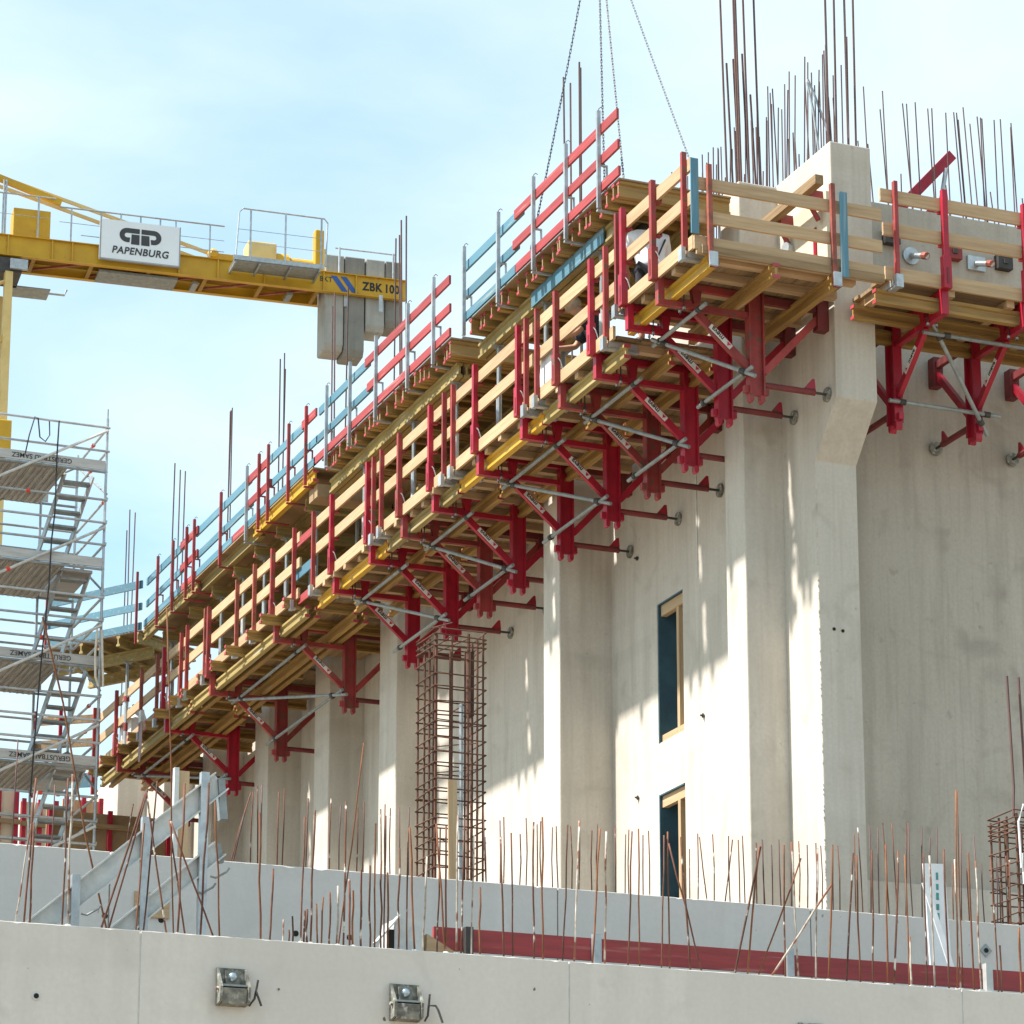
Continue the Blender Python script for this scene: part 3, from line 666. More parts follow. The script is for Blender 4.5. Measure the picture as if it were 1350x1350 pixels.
MB().sweep([(15.42, 24.95, 7.7), (15.40, 24.94, 8.15), (15.46, 24.94, 8.32), (15.6, 24.94, 8.25)], 0.012).build('white_cable', 'plastic_white', c2)
MB().box((15.44, 24.93, 7.55), (15.62, 25.0, 7.85)).build('mortar_lump', 'chalk', c2)

# ================================================================== red cantilever brackets
def bracket_proto(paint, post_paint):
    r = bpy.data.objects.new('platform_bracket', None); COL.objects.link(r); r.empty_display_size = 0.2
    ORG[r] = V3((0, 0, 0)); tag(r, 'x', 'bracket')
    # local axes: x from the outer elbow towards the wall, y along the facade, z up from the elbow
    MB().box((-0.005, -0.042, 0.0), (0.07, 0.042, 0.36)).build('elbow_upright', paint, r)
    slv = MB().box((-0.085, -0.05, 0.28), (-0.008, 0.05, 0.66)).build('post_sleeve', paint, r)
    MB().box((-0.09, -0.012, 0.33), (-0.0855, 0.012, 0.52)).build('slot', 'red_strut', slv)
    MB().sweep([(-0.04, -0.056, 0.60), (-0.02, -0.065, 0.57), (0.0, -0.065, 0.52), (0.015, -0.06, 0.47)], 0.007, 5).build('locking_pin', 'galv_bright', slv)
    MB().box((-0.075, -0.032, 0.662), (-0.018, 0.032, 1.46)).build('guard_post', post_paint, r)
    for z in (0.80, 1.20):
        MB().box((-0.016, -0.04, z), (0.055, 0.04, z + 0.012)).box((0.045, -0.04, z + 0.0125), (0.055, 0.04, z + 0.05)).build('board_holder', post_paint, r)
    MB().box((0.0705, -0.036, 0.0), (1.10, 0.036, 0.062)).build('lower_arm', paint, r)
    MB().box((0.0705, -0.03, 0.225), (1.10, 0.03, 0.302)).build('upper_chord', paint, r)
    MB().bar((0.47, 0, 0.0625), (0.47, 0, 0.2245), 0.07, 0.07, (1, 0, 0), 0.07, 0.12).build('stub_post', paint, r)
    MB().box((0.22, -0.05, 0.0625), (0.40, 0.05, 0.085)).build('beam_shoe', paint, r)
    for y in (-0.055, 0.055):
        hr = MB().tube((0.30, y, -0.05), (0.30, y, 0.30), 0.008, 6).build('hanger_rod', 'dark_steel', r)
        MB().tube((0.30, y, -0.03), (0.30, y, -0.005), 0.018, 6).build('nut', 'galv', hr)
    leg = MB().box((1.10, -0.055, -0.90), (1.12, 0.055, 0.33)).box((1.27, -0.055, -0.90), (1.29, 0.055, 0.33)).box((1.12, -0.014, -0.90), (1.27, 0.014, 0.33)).build('leg', paint, r)
    for x in (1.10, 1.235):
        MB().prism([(x, -0.90), (x + 0.055, -0.90), (x + 0.055, -0.96), (x + 0.04, -0.985), (x + 0.012, -0.985), (x, -0.96)], lambda a, b, y: (a, y, b), -0.04, 0.04).build('lug', paint, leg)
    for x in (1.075, 1.32): MB().box((x - 0.03, -0.03, -0.88), (x + 0.03 - 0.005, 0.03, -0.80)).build('ear', paint, leg)
    dg = MB().bar((0.44, 0, 0.0), (1.10, 0, -0.58), 0.06, 0.085).build('diagonal', paint, r)
    MB().bar((1.29, 0, -0.62), (1.98, 0, 0.12), 0.06, 0.08).build('back_brace', paint, r)
    MB().box((1.96, -0.06, -0.02), (2.10, 0.06, 0.34)).build('wall_hook', 'red_strut', r)
    MB().box((1.29, -0.03, 0.20), (1.96, 0.03, 0.29)).build('inner_chord', 'red_strut', r)
    st = MB().tube((1.29, 0, -0.76), (1.93, 0, -0.76), 0.038, 8).build('wall_strut', 'red_strut', r)
    MB().tube((1.93, 0, -0.76), (2.07, 0, -0.76), 0.016, 8).build('spindle', 'dark_steel', st)
    MB().tube((2.07, 0, -0.76), (2.098, 0, -0.76), 0.085, 14).build('foot_plate', 'cement_steel', st)
    MB().prism([(1.80, -0.72), (1.94, -0.72), (1.93, -0.60), (1.90, -0.60)], lambda a, b, y: (a, y, b), -0.008, 0.008).build('hand_flag', 'red_paint', st)
    # maker's sticker on both cheeks of the diagonal, logo at the lower end
    d = V3((-0.66, 0, 0.58)).normalized(); nrm = V3((0.58, 0, 0.66)).normalized()
    c = V3((0.77, 0, -0.29)) + d * 0.02
    for s in (-1, 1):
        f = c + V3((0, s * 0.0335, 0))
        stk = MB().bar(f - d * 0.17, f + d * 0.17, 0.006, 0.062, nrm).build('sticker', 'sticker_white', dg)
        yd = nrm * (1 if s > 0 else -1)
        # reading direction d, letters stand on the side that keeps them unmirrored from outside
        yv = V3((0, s, 0)).cross(d)
        lettering('maker_name', 'meva', 0.085, 'ink', stk, f + d * 0.05 + V3((0, s * 0.004, 0)), d, yv, 0.02, depth=0.003)
        b = f - d * 0.12 + V3((0, s * 0.005, 0))
        MB().add([b - d * 0.03 - yv * 0.02, b + d * 0.03 - yv * 0.02, b + yv * 0.024], [(0, 1, 2)]).build('logo', 'sticker_red', stk)
    return r
BRK_A = bracket_proto('red_paint', 'red_paint')
BRK_B = bracket_proto('red_faded', 'red_faded')
ZB = 14.41; ZC = 14.68
ORD = ['first', 'second', 'third', 'fourth', 'fifth', 'sixth', 'seventh', 'eighth', 'ninth', 'tenth', 'eleventh', 'twelfth', 'thirteenth', 'fourteenth']
BR = [(29.04, 'B'), (29.85, 'A'), (30.75, 'A'), (31.79, 'B'), (32.97, 'A'), (34.41, 'A'), (36.0, 'A'), (37.17, 'B'), (38.44, 'A'), (39.96, 'A'), (42.7, 'B'), (46.0, 'B'), (48.6, 'A'), (51.62, 'B')]
used = {'A': False, 'B': False}
GRP = 'red brackets carrying the platform'
for k, (v, kind) in enumerate(BR):
    z = ZC if k < 2 else ZB
    lab = '%s red wall bracket counted from the corner pier along the long wall' % ORD[k]
    proto = BRK_A if kind == 'A' else BRK_B
    if used[kind]:
        copy_thing(proto, (13.58, v, z), 0, lab, GRP)
    else:
        used[kind] = True; proto.location = (13.58, v, z); proto['label'] = lab; proto['group'] = GRP
for k, u in enumerate((16.66, 17.70, 18.74)):
    copy_thing(BRK_A, (u, 28.08, ZC), R(90), 'red bracket on the shaded right-hand wall, %s from the corner pier' % ORD[k], GRP)

# scaffold tubes bracing each bracket pair
def tube_thing(p, q, label, r=0.024, group='grey bracing tubes between brackets'):
    o = thing('bracing_tube', p, label, 'tube', group)
    b = MB().tube(p, q, r, 10).build('tube_shaft', 'galv_dull', o, smooth=False)
    d = (V3(q) - V3(p)).normalized()
    for f in (0.12, 0.88):
        c = V3(p).lerp(V3(q), f)
        MB().tube(c - d * 0.035, c + d * 0.035, r * 1.55, 8).build('coupler', 'dark_steel', o)
    return o
pairs = [(0, 1), (2, 3), (4, 5), (6, 7), (8, 9), (10, 11), (12, 13)]
for n, (i, j) in enumerate(pairs):
    a, b = BR[i][0], BR[j][0]; z = ZC if n == 0 else ZB
    e = 0.35 if n < 5 else 0.25
    tube_thing((14.00, a - e, z - 0.06), (14.00, b + e * 0.6, z - 0.06), 'upper level grey tube joining bracket pair %s from the corner' % ORD[n])
    tube_thing((14.62, a - e * 0.6, z - 0.66), (14.62, b + e, z - 0.66), 'lower level grey tube joining bracket pair %s from the corner' % ORD[n])
    tube_thing((13.94, b + 0.12, z - 0.02), (14.68, a - 0.18, z - 0.74), 'slanting grey tube across bracket pair %s from the corner' % ORD[n])
tube_thing((16.62, 28.52, ZC - 0.06), (19.2, 28.52, ZC - 0.06), 'upper grey tube across the brackets on the right-hand wall')
tube_thing((16.5, 29.12, ZC - 0.68), (17.95, 29.12, ZC - 0.68), 'lower grey tube across the brackets on the right-hand wall')
tube_thing((16.72, 28.48, ZC + 0.05), (17.82, 29.2, ZC - 0.90), 'slanting grey tube between the brackets on the right-hand wall')

# ================================================================== working platforms on the brackets
def unit(frame, a0, a1, zb, label, b0=13.58, deck_in=14.92, style='timber', beams=(13.72, 14.28, 14.80), end_posts=(True, True), beam_mat='beam_new_',
         bext=(0.06, 0.06), toe='wood_', extra_posts=(), jstep=0.40, inner=()):
    """platform bay: a runs along the facade, b outwards to inwards"""
    P = (lambda a, b, z: V3((b, a, z))) if frame == 'L' else (lambda a, b, z: V3((a, b, z)))
    ga, gb = ('y', 'x') if frame == 'L' else ('x', 'y')
    r = thing('work_platform', P((a0 + a1) / 2, b0 + 0.6, zb), label, 'platform', 'platform bays on the brackets')
    def bx(pa, pb): return MB().box(P(*pa), P(*pb))
    for i, b in enumerate(beams):                                        # long timber I-beams on the bracket arms
        o = MB().hbeam(P(a0 - bext[0], b, zb + 0.145), P(a1 + bext[1], b, zb + 0.145), 0.16).build('platform_beam', (beam_mat if i == 0 else 'beam_') + ga, r)
        for e, s in ((a0 - bext[0], -1), (a1 + bext[1], 1)):
            for zz in (0.08, 0.21):
                bx((e, b - 0.042, zb + zz - 0.02), (e + s * 0.008, b + 0.042, zb + zz + 0.02)).build('end_cap', 'red_cap', o)
    n = max(2, int((a1 - a0) / jstep))
    for i in range(n):
        a = a0 + 0.12 + (a1 - a0 - 0.24) * i / (n - 1) + lean(0.03)
        jb1 = 15.6 if any(p + 0.06 < a < q - 0.06 for p, q in inner) else deck_in + 0.01
        st = b0 - 0.035 + random.uniform(0.0, 0.10)
        if style == 'timber':
            bx((a - 0.05, st, zb + 0.228), (a + 0.05, jb1, zb + 0.3125)).build('joist', 'wood_' + gb, r)
        else:
            st = b0 - 0.12 - random.uniform(0, 0.12)
            o = MB().hbeam(P(a, st, zb + 0.30), P(a, jb1, zb + 0.30), 0.145).build('joist', 'beam_' + gb, r)
            for zz in (0.245, 0.355):
                bx((a - 0.044, st - 0.012, zb + zz - 0.022), (a + 0.044, st, zb + zz + 0.022)).build('end_cap', 'red_cap', o)
    zd = zb + (0.315 if style == 'timber' else 0.376)
    nb = max(3, int((deck_in - b0 - 0.04) / 0.25)); w = (deck_in - b0 - 0.05) / nb
    for i in range(nb):
        b = b0 + 0.05 + w * i
        bx((a0 + lean(0.03), b + 0.004, zd), (a1 + lean(0.03), b + w - 0.004, zd + 0.04)).build('deck_plank', 'wood_old_' + ga, r)
    for p, q in inner:
        for i in range(3):
            w_ = (15.6 - deck_in) / 3; b = deck_in + w_ * i
            bx((p + random.uniform(0, 0.04), b + 0.004, zd), (q - random.uniform(0, 0.04), b + w_ - 0.004, zd + 0.04)).build('deck_plank', 'wood_old_' + ga, r)
    off = 0.0 if style == 'timber' else 0.062
    for z0, z1, nm in ((1.22, 1.37, 'top_rail'), (0.82, 0.97, 'mid_rail'), (0.295 + off, 0.45 + off, 'toe_board')):
        bx((a0 - 0.02 + lean(0.04), b0 - 0.012, zb + z0), (a1 + 0.02 + lean(0.04), b0 + 0.022, zb + z1)).build(nm, toe + ga, r)
    posts = [a for a, f in ((a0 + 0.12, end_posts[0]), (a1 - 0.12, end_posts[1])) if f] + list(extra_posts)
    for a in posts:
        bx((a - 0.022, b0 - 0.07, zb + 0.33), (a + 0.022, b0 - 0.014, zb + 1.46)).build('guard_post', 'red_rust' if a in extra_posts else 'red_faded', r)
        bx((a - 0.045, b0 - 0.10, zb + 0.19), (a + 0.045, b0 - 0.05, zb + 0.34)).build('post_shoe', 'galv', r)
        bx((a - 0.04, b0 - 0.05, zb + 0.20), (a + 0.04, b0 + 0.36, zb + 0.226) if style == 'timber' else (a + 0.04, b0 - 0.01, zb + 0.226)).build('shoe_bar', 'galv', r)
        if style == 'timber':
            bx((a - 0.05, b0 - 0.03, zb + 0.2265), (a - 0.046, b0 + 0.33, zb + 0.29)).build('shoe_cheek', 'galv', r)
    return r
unit('L', 28.12, 30.13, ZC, 'timber deck bay at the building corner with bright yellow edge beam end', deck_in=15.6, beams=(13.76, 14.52, 15.25), bext=(0.12, 0.0), beam_mat='beam_new_')
unit('L', 30.22, 32.50, ZB, 'timber platform bay next to the corner bay with both workers on it', beam_mat='beam_old_', deck_in=15.12, inner=((30.75, 32.5),))
unit('L', 32.60, 35.30, ZB, 'timber platform bay third from the corner with clean yellow edge beam', inner=((32.6, 34.98),))
unit('L', 35.38, 38.00, ZB, 'timber platform bay fourth from the corner under the blue red upper rail', beam_mat='beam_old_', inner=((35.62, 38.0),))
unit('L', 38.08, 40.90, ZB, 'timber platform bay fifth from the corner with yellow beam above the rebar cage', inner=((38.08, 40.9),))
unit('L', 41.55, 47.35, ZB + 0.02, 'long far platform bay with red capped beam ends sticking out', style='hbeam', beams=(13.70, 13.86, 14.45, 14.6), beam_mat='beam_old_', extra_posts=(43.6, 44.5, 46.2), jstep=0.75, inner=((42.35, 44.5), (45.35, 47.35)))
unit('L', 47.45, 53.0, ZB - 0.02, 'farthest platform bay of the long wall ending at the scaffold', style='hbeam', beams=(13.70, 13.86, 14.45, 14.6), beam_mat='beam_old_', extra_posts=(50.0, 49.0), jstep=0.75, inner=((48.5, 50.85), (51.55, 53.0)))
unit('R', 15.92, 20.6, ZC, 'platform bay along the shaded right-hand wall with stamped planks', b0=28.08, deck_in=29.6, beams=(28.24, 28.75, 29.3), end_posts=(True, True), beam_mat='beam_', jstep=0.6)
# short closing pieces between the fifth and the long far bay
cp = thing('gap_rail', (13.57, 41.2, ZB), 'short red and blue boards closing the gap in the platform rail', 'rail')
MB().box((13.575, 40.9, ZB + 1.18), (13.6, 41.9, ZB + 1.30)).build('top_rail', 'board_red_y', cp)
MB().box((13.605, 40.9, ZB + 0.70), (13.63, 41.9, ZB + 0.85)).build('mid_rail', 'board_blue_y', cp)
MB().box((13.605, 40.9, ZB + 0.30), (13.63, 41.9, ZB + 0.42)).build('toe_board', 'board_red_y', cp)

# corner guard rail facing the camera side
cr = thing('corner_guardrail', (14.7, 28.03, ZC), 'pale plank guardrail at the building corner with two rusty posts', 'guardrail')
for z0, z1, nm, e in ((15.645, 15.785, 'top_rail', 0.02), (15.265, 15.405, 'mid_rail', 0.0), (15.04, 15.19, 'toe_board', 0.0)):
    zz = -0.09 if nm == 'toe_board' else 0
    MB().bar((13.56 + e, 28.05, (z0 + z1) / 2 + zz), (15.86, 28.05, (z0 + z1) / 2 + zz), 0.034, z1 - z0).build(nm, 'wood_x', cr)
for u, zt in ((13.73, 15.92), (15.23, 15.95)):
    MB().bar((u, 27.99, 14.80), (u - 0.01, 27.985, zt), 0.05, 0.05, (1, 0, 0)).build('guard_post', 'red_rust', cr)
    MB().box((u - 0.035, 27.93, 14.74), (u + 0.06, 27.962, 14.90)).build('post_shoe', 'galv', cr)
MB().box((13.60, 28.03, 14.906), (15.86, 28.09, 14.948)).build('fascia_plank', 'wood_x', cr)
MB().box((13.64, 28.0, 14.895), (15.86, 28.026, 14.99)).build('fascia_board', 'wood_old_x', cr)
for u, z0, z1 in ((13.53, 15.08, 15.95), (15.34, 14.86, 15.86)):
    MB().box((u - 0.045, 27.945, z0), (u + 0.045, 27.964, z1)).build('blue_batten', 'board_blue_z', cr)
# shutter pieces left on the wall above the corner platform
sh = thing('wall_shutter', (15.55, 29.3, 15.4), 'cream plywood shutter with timber waler on the wall at the corner', 'formwork')
MB().box((15.62, 28.86, 15.02), (15.676, 29.92, 16.30)).build('plywood_panel', 'ply_cream', sh)
MB().box((15.36, 28.62, 16.25), (15.46, 29.98, 16.36)).build('waler_timber', 'wood_old_y', sh)
for v in (28.98, 29.72):
    MB().box((15.462, v - 0.05, 16.12), (15.62, v + 0.05, 16.32)).build('waler_bracket', 'red_faded', sh)
    MB().tube((15.50, v, 16.115), (15.58, v, 15.98), 0.03, 8).build('clamp', 'red_faded', sh)
MB().tube((15.60, 29.72, 15.9), (15.45, 29.66, 15.45), 0.04, 8).build('tie_bolt', 'galv', sh)
MB().tube((15.60, 29.72, 15.92), (15.52, 29.7, 15.92), 0.07, 10).build('tie_nut', 'galv', sh)
MB().box((15.60, 29.10, 15.55), (15.619, 29.16, 15.95)).build('red_clip', 'red_paint', sh)

# form ties and blocks on the right-hand wall
tiegrp = 'form ties along the top of the right-hand wall'
for k, (u, z, lab) in enumerate(((17.46, 16.32, 'round steel form tie plate on the right-hand wall, left one'), (18.35, 16.36, 'square steel form tie plate on the right-hand wall, right one'))):
    o = thing('form_tie', (u, 30.15, z), lab, 'form tie', tiegrp)
    if k == 0: MB().tube((u, 30.2, z), (u, 30.17, z), 0.11, 14).build('tie_plate', 'galv', o)
    else: MB().box((u - 0.12, 30.16, z - 0.09), (u + 0.12, 30.2, z + 0.09)).build('tie_plate', 'galv', o)
    MB().tube((u, 30.17, z), (u + 0.03, 29.86, z - 0.12), 0.035, 8).build('tie_rod', 'galv', o)
    MB().tube((u + 0.02, 29.93, z - 0.09), (u + 0.03, 29.86, z - 0.12), 0.045, 8).build('wing_nut', 'red_rust', o)
for k, (u, z, m, lab) in enumerate(((17.18, 16.50, 'dark_steel', 'dark block on the right-hand wall next to the pier'), (18.02, 16.44, 'red_faded', 'red block on the right-hand wall between the form ties'), (18.72, 16.42, 'dark_steel', 'dark block on the right-hand wall at the picture edge'))):
    o = thing('wall_block', (u, 30.15, z), lab, 'block', 'blocks under the wall top')
    MB().box((u - 0.10, 30.10, z - 0.09), (u + 0.10, 30.198, z + 0.09)).build('block_body', m, o)
    MB().box((u - 0.03, 30.08, z - 0.03), (u + 0.03, 30.10, z + 0.03)).build('block_bolt', 'dark_steel', o)
pp = thing('push_pull_prop', (17.9, 31.0, 16.9), 'bright red slanting steel prop standing behind the right-hand wall top', 'prop')
MB().bar((17.55, 31.0, 17.05), (18.56, 31.0, 18.16), 0.06, 0.13, (-1, 0, 1)).build('prop_shaft', 'red_paint', pp)
MB().bar((18.1, 31.0, 17.2), (18.42, 31.0, 17.55), 0.06, 0.10, (-1, 0, 1)).build('lower_shaft', 'red_paint', pp)
MB().tube((18.46, 30.98, 17.95), (18.32, 30.98, 17.25), 0.03, 8).build('spindle', 'galv', pp)

# ================================================================== slab formwork tables above the platform
U_S = 13.62; ZT = 16.65
def joists_row(r, vs, u0, u1, kind, z=ZT - 0.12):
    base = None
    for v in vs:
        if base is None:
            base = MB().hbeam((u0, v, z), (u1, v, z), 0.195).build('joist', kind, r); v_base = v
            for zz in (z - 0.078, z + 0.078):
                MB().box((u0 - 0.010, v - 0.038, zz - 0.019), (u0, v + 0.038, zz + 0.019)).build('end_cap', 'red_cap', base)
            MB().box((u0 - 0.006, v - 0.016, z - 0.052), (u0 - 0.001, v + 0.016, z + 0.052)).build('web_end', 'wood_old_z', base)
        else:
            sh_ = random.uniform(-0.02, 0.06)
            c = copy_part(base, r, (sh_, v - v_base, 0))
            for ch in list(base.children): copy_part(ch, c)
def ledger(r, u, v0, v1, material='beam_old_y'):
    for s in (-0.05, 0.05):
        MB().hbeam((u + s, v0, ZT - 0.325), (u + s, v1, ZT - 0.325), 0.20).build('ledger', material, r)
def rail_posts(r, vs, material, pin=True):
    for v in vs:
        p = MB().box((U_S - 0.075, v - 0.02, ZT - 0.20), (U_S - 0.03, v + 0.02, ZT + 1.02)).build('rail_post', material, r)
        MB().box((U_S - 0.075, v - 0.02, ZT - 0.245), (U_S + 0.30, v + 0.02, ZT - 0.222)).build('post_foot', material, p)
        MB().box((U_S - 0.03, v - 0.018, ZT + 0.33), (U_S + 0.06, v + 0.018, ZT + 0.345)).box((U_S + 0.045, v - 0.018, ZT + 0.02), (U_S + 0.06, v + 0.018, ZT + 0.33)).build('board_bracket', material, p)
        if pin: MB().sweep([(U_S - 0.05, v, ZT + 1.02), (U_S - 0.045, v - 0.005, ZT + 1.05), (U_S - 0.03, v - 0.03, ZT + 1.06), (U_S - 0.02, v - 0.06, ZT + 1.03)], 0.005, 5).build('hook', 'dark_steel', p)
def board(r, v0, v1, z, h, material, du=0.0, name='rail_board', sag=0.0):
    MB().bar((U_S - 0.01 + du, v0, ZT + z + sag), (U_S - 0.01 + du, v1, ZT + z), 0.03, h, (0, 0, 1)).build(name, material + '_y', r)
def frange(a, b, s):
    o = []
    while a < b: o.append(a + lean(0.03)); a += s
    return o
t1 = thing('formwork_table', (14.5, 32.5, 16.2), 'near slab formwork table hung on crane chains with red and blue rail', 'formwork table', 'slab formwork tables')
MB().box((U_S, 30.12, ZT - 0.02), (15.05, 34.85, ZT)).build('plywood_deck', 'ply', t1)
vs = []
for k, v in enumerate(frange(30.2, 34.8, 0.285)): vs += [v] if k % 3 else [v, v + 0.095]
joists_row(t1, vs, U_S + 0.02, 15.05, 'beam_x')
ledger(t1, 13.92, 30.6, 35.05); ledger(t1, 14.75, 30.6, 35.05)
MB().box((13.805, 31.0, ZT - 0.42), (13.82, 33.2, ZT - 0.23)).build('ledger_board', 'board_blue_y', t1)
rail_posts(t1, (30.58, 31.55, 32.56, 33.71, 34.89), 'galv', True)
board(t1, 30.12, 33.25, 0.80, 0.12, 'board_red', name='top_rail'); board(t1, 33.05, 35.05, 0.80, 0.12, 'board_blue', 0.033, 'top_rail')
board(t1, 30.10, 33.3, 0.41, 0.115, 'board_red', name='mid_rail'); board(t1, 33.2, 35.0, 0.40, 0.115, 'board_blue', 0.033, 'mid_rail')
board(t1, 30.08, 33.2, 0.07, 0.115, 'board_red', name='toe_board'); board(t1, 33.22, 35.0, 0.07, 0.115, 'board_blue', 0, 'toe_board')

t2 = thing('formwork_table', (14.5, 38, 16.2), 'middle slab formwork table with salmon red rail beside the near table', 'formwork table', 'slab formwork tables')
MB().box((U_S, 35.48, ZT - 0.02), (15.6, 40.7, ZT)).build('plywood_deck', 'ply', t2)
vs = []
for k, v in enumerate(frange(35.55, 40.6, 0.31)): vs += [v] if k % 3 else [v, v + 0.095, v + 0.19]
joists_row(t2, vs, U_S + 0.02, 15.6, 'beam_x')
ledger(t2, 13.90, 35.75, 40.9); ledger(t2, 15.2, 35.75, 40.9)
rail_posts(t2, (36.0, 36.98, 38.25, 39.34, 40.37), 'galv', True)
board(t2, 35.5, 38.8, 0.81, 0.12, 'board_red', name='top_rail'); board(t2, 38.7, 40.9, 0.81, 0.12, 'board_blue', 0.033, 'top_rail')
board(t2, 35.48, 38.7, 0.41, 0.115, 'board_red', name='mid_rail'); board(t2, 38.6, 41.0, 0.40, 0.115, 'board_blue', 0.033, 'mid_rail')
board(t2, 35.48, 41.0, 0.07, 0.115, 'board_red', name='toe_board')

t3 = thing('formwork_table', (14.5, 45, 16.2), 'far slab formwork with long yellow edge beams and faded blue rail', 'formwork table', 'slab formwork tables')
MB().box((U_S - 0.02, 41.05, ZT - 0.02), (15.6, 50.2, ZT)).build('plywood_deck', 'ply', t3)
for a, b, m in ((41.1, 44.0, 'beam_new_y'), (43.9, 47.2, 'beam_old_y'), (47.1, 50.3, 'beam_old_y')):
    o = MB().hbeam((U_S + (0.04 if a != 43.9 else 0.13), a, ZT - 0.11), (U_S + (0.04 if a != 43.9 else 0.13), b, ZT - 0.11), 0.18).build('edge_beam', m, t3)
    for zz in (-0.18, -0.04): MB().box((U_S, a - 0.01, ZT + zz - 0.022), (U_S + 0.085, a, ZT + zz + 0.022)).build('end_cap', 'red_cap', o)
for u in (14.2, 14.75, 15.3): MB().hbeam((u, 41.1, ZT - 0.11), (u, 50.2, ZT - 0.11), 0.18).build('long_joist', 'beam_old_y', t3)
for v in (41.9, 43.3, 44.4, 45.5, 46.7, 48.0, 49.6):
    o = MB().hbeam((13.78, v, ZT - 0.30), (15.6, v, ZT - 0.30), 0.19).build('cross_beam', 'beam_old_x', t3)
    MB().box((13.768, v - 0.042, ZT - 0.39), (13.78, v + 0.042, ZT - 0.35)).build('end_cap', 'red_cap', o)
MB().box((13.70, 41.12, ZT - 0.42), (14.6, 41.5, ZT - 0.222)).build('ply_offcut', 'ply', t3)
rail_posts(t3, (41.3, 42.12, 43.12, 43.59, 45.59, 47.09, 47.53, 48.34, 49.27), 'red_faded', True)
rail_posts(t3, (44.21,), 'galv', True)
for a, b, m, dz in ((40.95, 41.6, 'board_red', 0.02), (41.5, 43.4, 'board_blue', 0.02), (43.3, 44.3, 'board_red', 0.0), (44.2, 47.2, 'board_blue', 0.02), (47.0, 48.0, 'board_red', 0.03), (47.9, 50.2, 'board_blue', 0.03)):
    board(t3, a, b, 0.80 + dz, 0.125, m, (0.033 if m == 'board_blue' else 0), 'top_rail')
for a, b, m, dz in ((40.95, 43.2, 'board_blue', 0.0), (43.1, 44.2, 'board_red', 0.0), (44.1, 47.1, 'board_blue', 0.0), (47.0, 48.0, 'board_red', 0.02), (47.9, 50.2, 'board_blue', 0.02)):
    board(t3, a, b, 0.41 + dz, 0.115, m, (0.033 if m == 'board_blue' else 0), 'mid_rail')
for a, b, m in ((40.95, 44.3, 'board_blue'), (44.35, 45.0, 'board_red'), (45.05, 47.0, 'board_blue'), (47.05, 47.9, 'board_red'), (47.95, 50.2, 'board_blue')):
    board(t3, a, b, 0.07, 0.115, m, 0, 'toe_board')

# end table turning away to the left
t4 = thing('formwork_table', (13.4, 51.2, 16.2), 'end slab formwork turning left by the scaffold with pale blue boards', 'formwork table', 'slab formwork tables')
A = V3((13.60, 50.35, ZT)); B = V3((12.30, 52.3, ZT))
d = (B - A).normalized(); nrm = V3((-d.y, d.x, 0))
if nrm.x < 0: nrm = -nrm
MB().add([A + V3((0, 0, -.02)), B + V3((0, 0, -.02)), B + nrm * 2.6 + V3((0, 0, -.02)), A + nrm * 1.6 + V3((0, 0, -.02)), A, B, B + nrm * 2.6, A + nrm * 1.6],
         [(3, 2, 1, 0), (4, 5, 6, 7), (0, 1, 5, 4), (1, 2, 6, 5), (2, 3, 7, 6), (3, 0, 4, 7)]).build('plywood_deck', 'ply', t4)
for k in range(6):
    p = A.lerp(B, 0.04 + 0.184 * k) + V3((0, 0, -0.115))
    MB().hbeam(p, p + nrm * 1.55, 0.185).build('joist', 'beam_old_x', t4)
MB().hbeam(A + nrm * 0.35 + V3((0, 0, -0.31)), B + nrm * 0.35 + V3((0, 0, -0.31)), 0.2).build('ledger', 'beam_old_y', t4)
MB().hbeam(A + nrm * 1.3 + V3((0, 0, -0.31)), B + nrm * 1.3 + V3((0, 0, -0.31)), 0.2).build('ledger', 'beam_old_y', t4)
for z, h, nm in ((0.83, 0.14, 'top_rail'), (0.43, 0.13, 'mid_rail'), (0.075, 0.13, 'toe_board')):
    MB().bar(A + V3((0, 0, z)), A.lerp(B, 0.95) + V3((0, 0, z)), 0.03, h).build(nm, 'board_blue_x', t4)
for f in (0.03, 0.93):
    c = A.lerp(B, f) - nrm * 0.06
    MB().bar(c + V3((0, 0, -0.25)), c + V3((0, 0, 1.05)), 0.04, 0.04, (1, 0, 0)).build('rail_post', 'red_faded', t4)

# steel props between platform deck and formwork
def prop(u, v, z0, z1, label):
    r = thing('steel_prop', (u, v, z0), label, 'prop', 'steel props under the slab formwork')
    zm = z0 + (z1 - z0) * random.uniform(0.52, 0.62)
    MB().box((u - 0.07, v - 0.07, z0), (u + 0.07, v + 0.07, z0 + 0.008)).build('base_plate', 'galv_dull', r)
    MB().tube((u, v, z0 + 0.008), (u, v, zm), 0.038, 10).build('outer_tube', random.choice(('galv', 'galv', 'galv_bright')), r)
    MB().tube((u, v, zm), (u, v, z1 - 0.008), 0.029, 10).build('inner_tube', 'galv_dull', r)
    MB().tube((u, v, zm - 0.05), (u, v, zm + 0.035), 0.056, 10).build('collar', 'red_faded', r)
    MB().sweep([(u, v - 0.06, zm + 0.01), (u - 0.03, v - 0.16, zm + 0.03), (u + 0.03, v - 0.19, zm - 0.01)], 0.007, 5).build('pin', 'galv', r)
    MB().tube((u, v, z0 + 0.25), (u, v, z0 + 0.40), 0.0395, 10).build('colour_band', random.choice(('red_faded', 'plastic_white')), r)
    MB().box((u - 0.08, v - 0.08, z1 - 0.008), (u + 0.08, v + 0.08, z1)).build('head_plate', 'galv_dull', r)
PD = ZB + 0.356; PT = ZT - 0.427
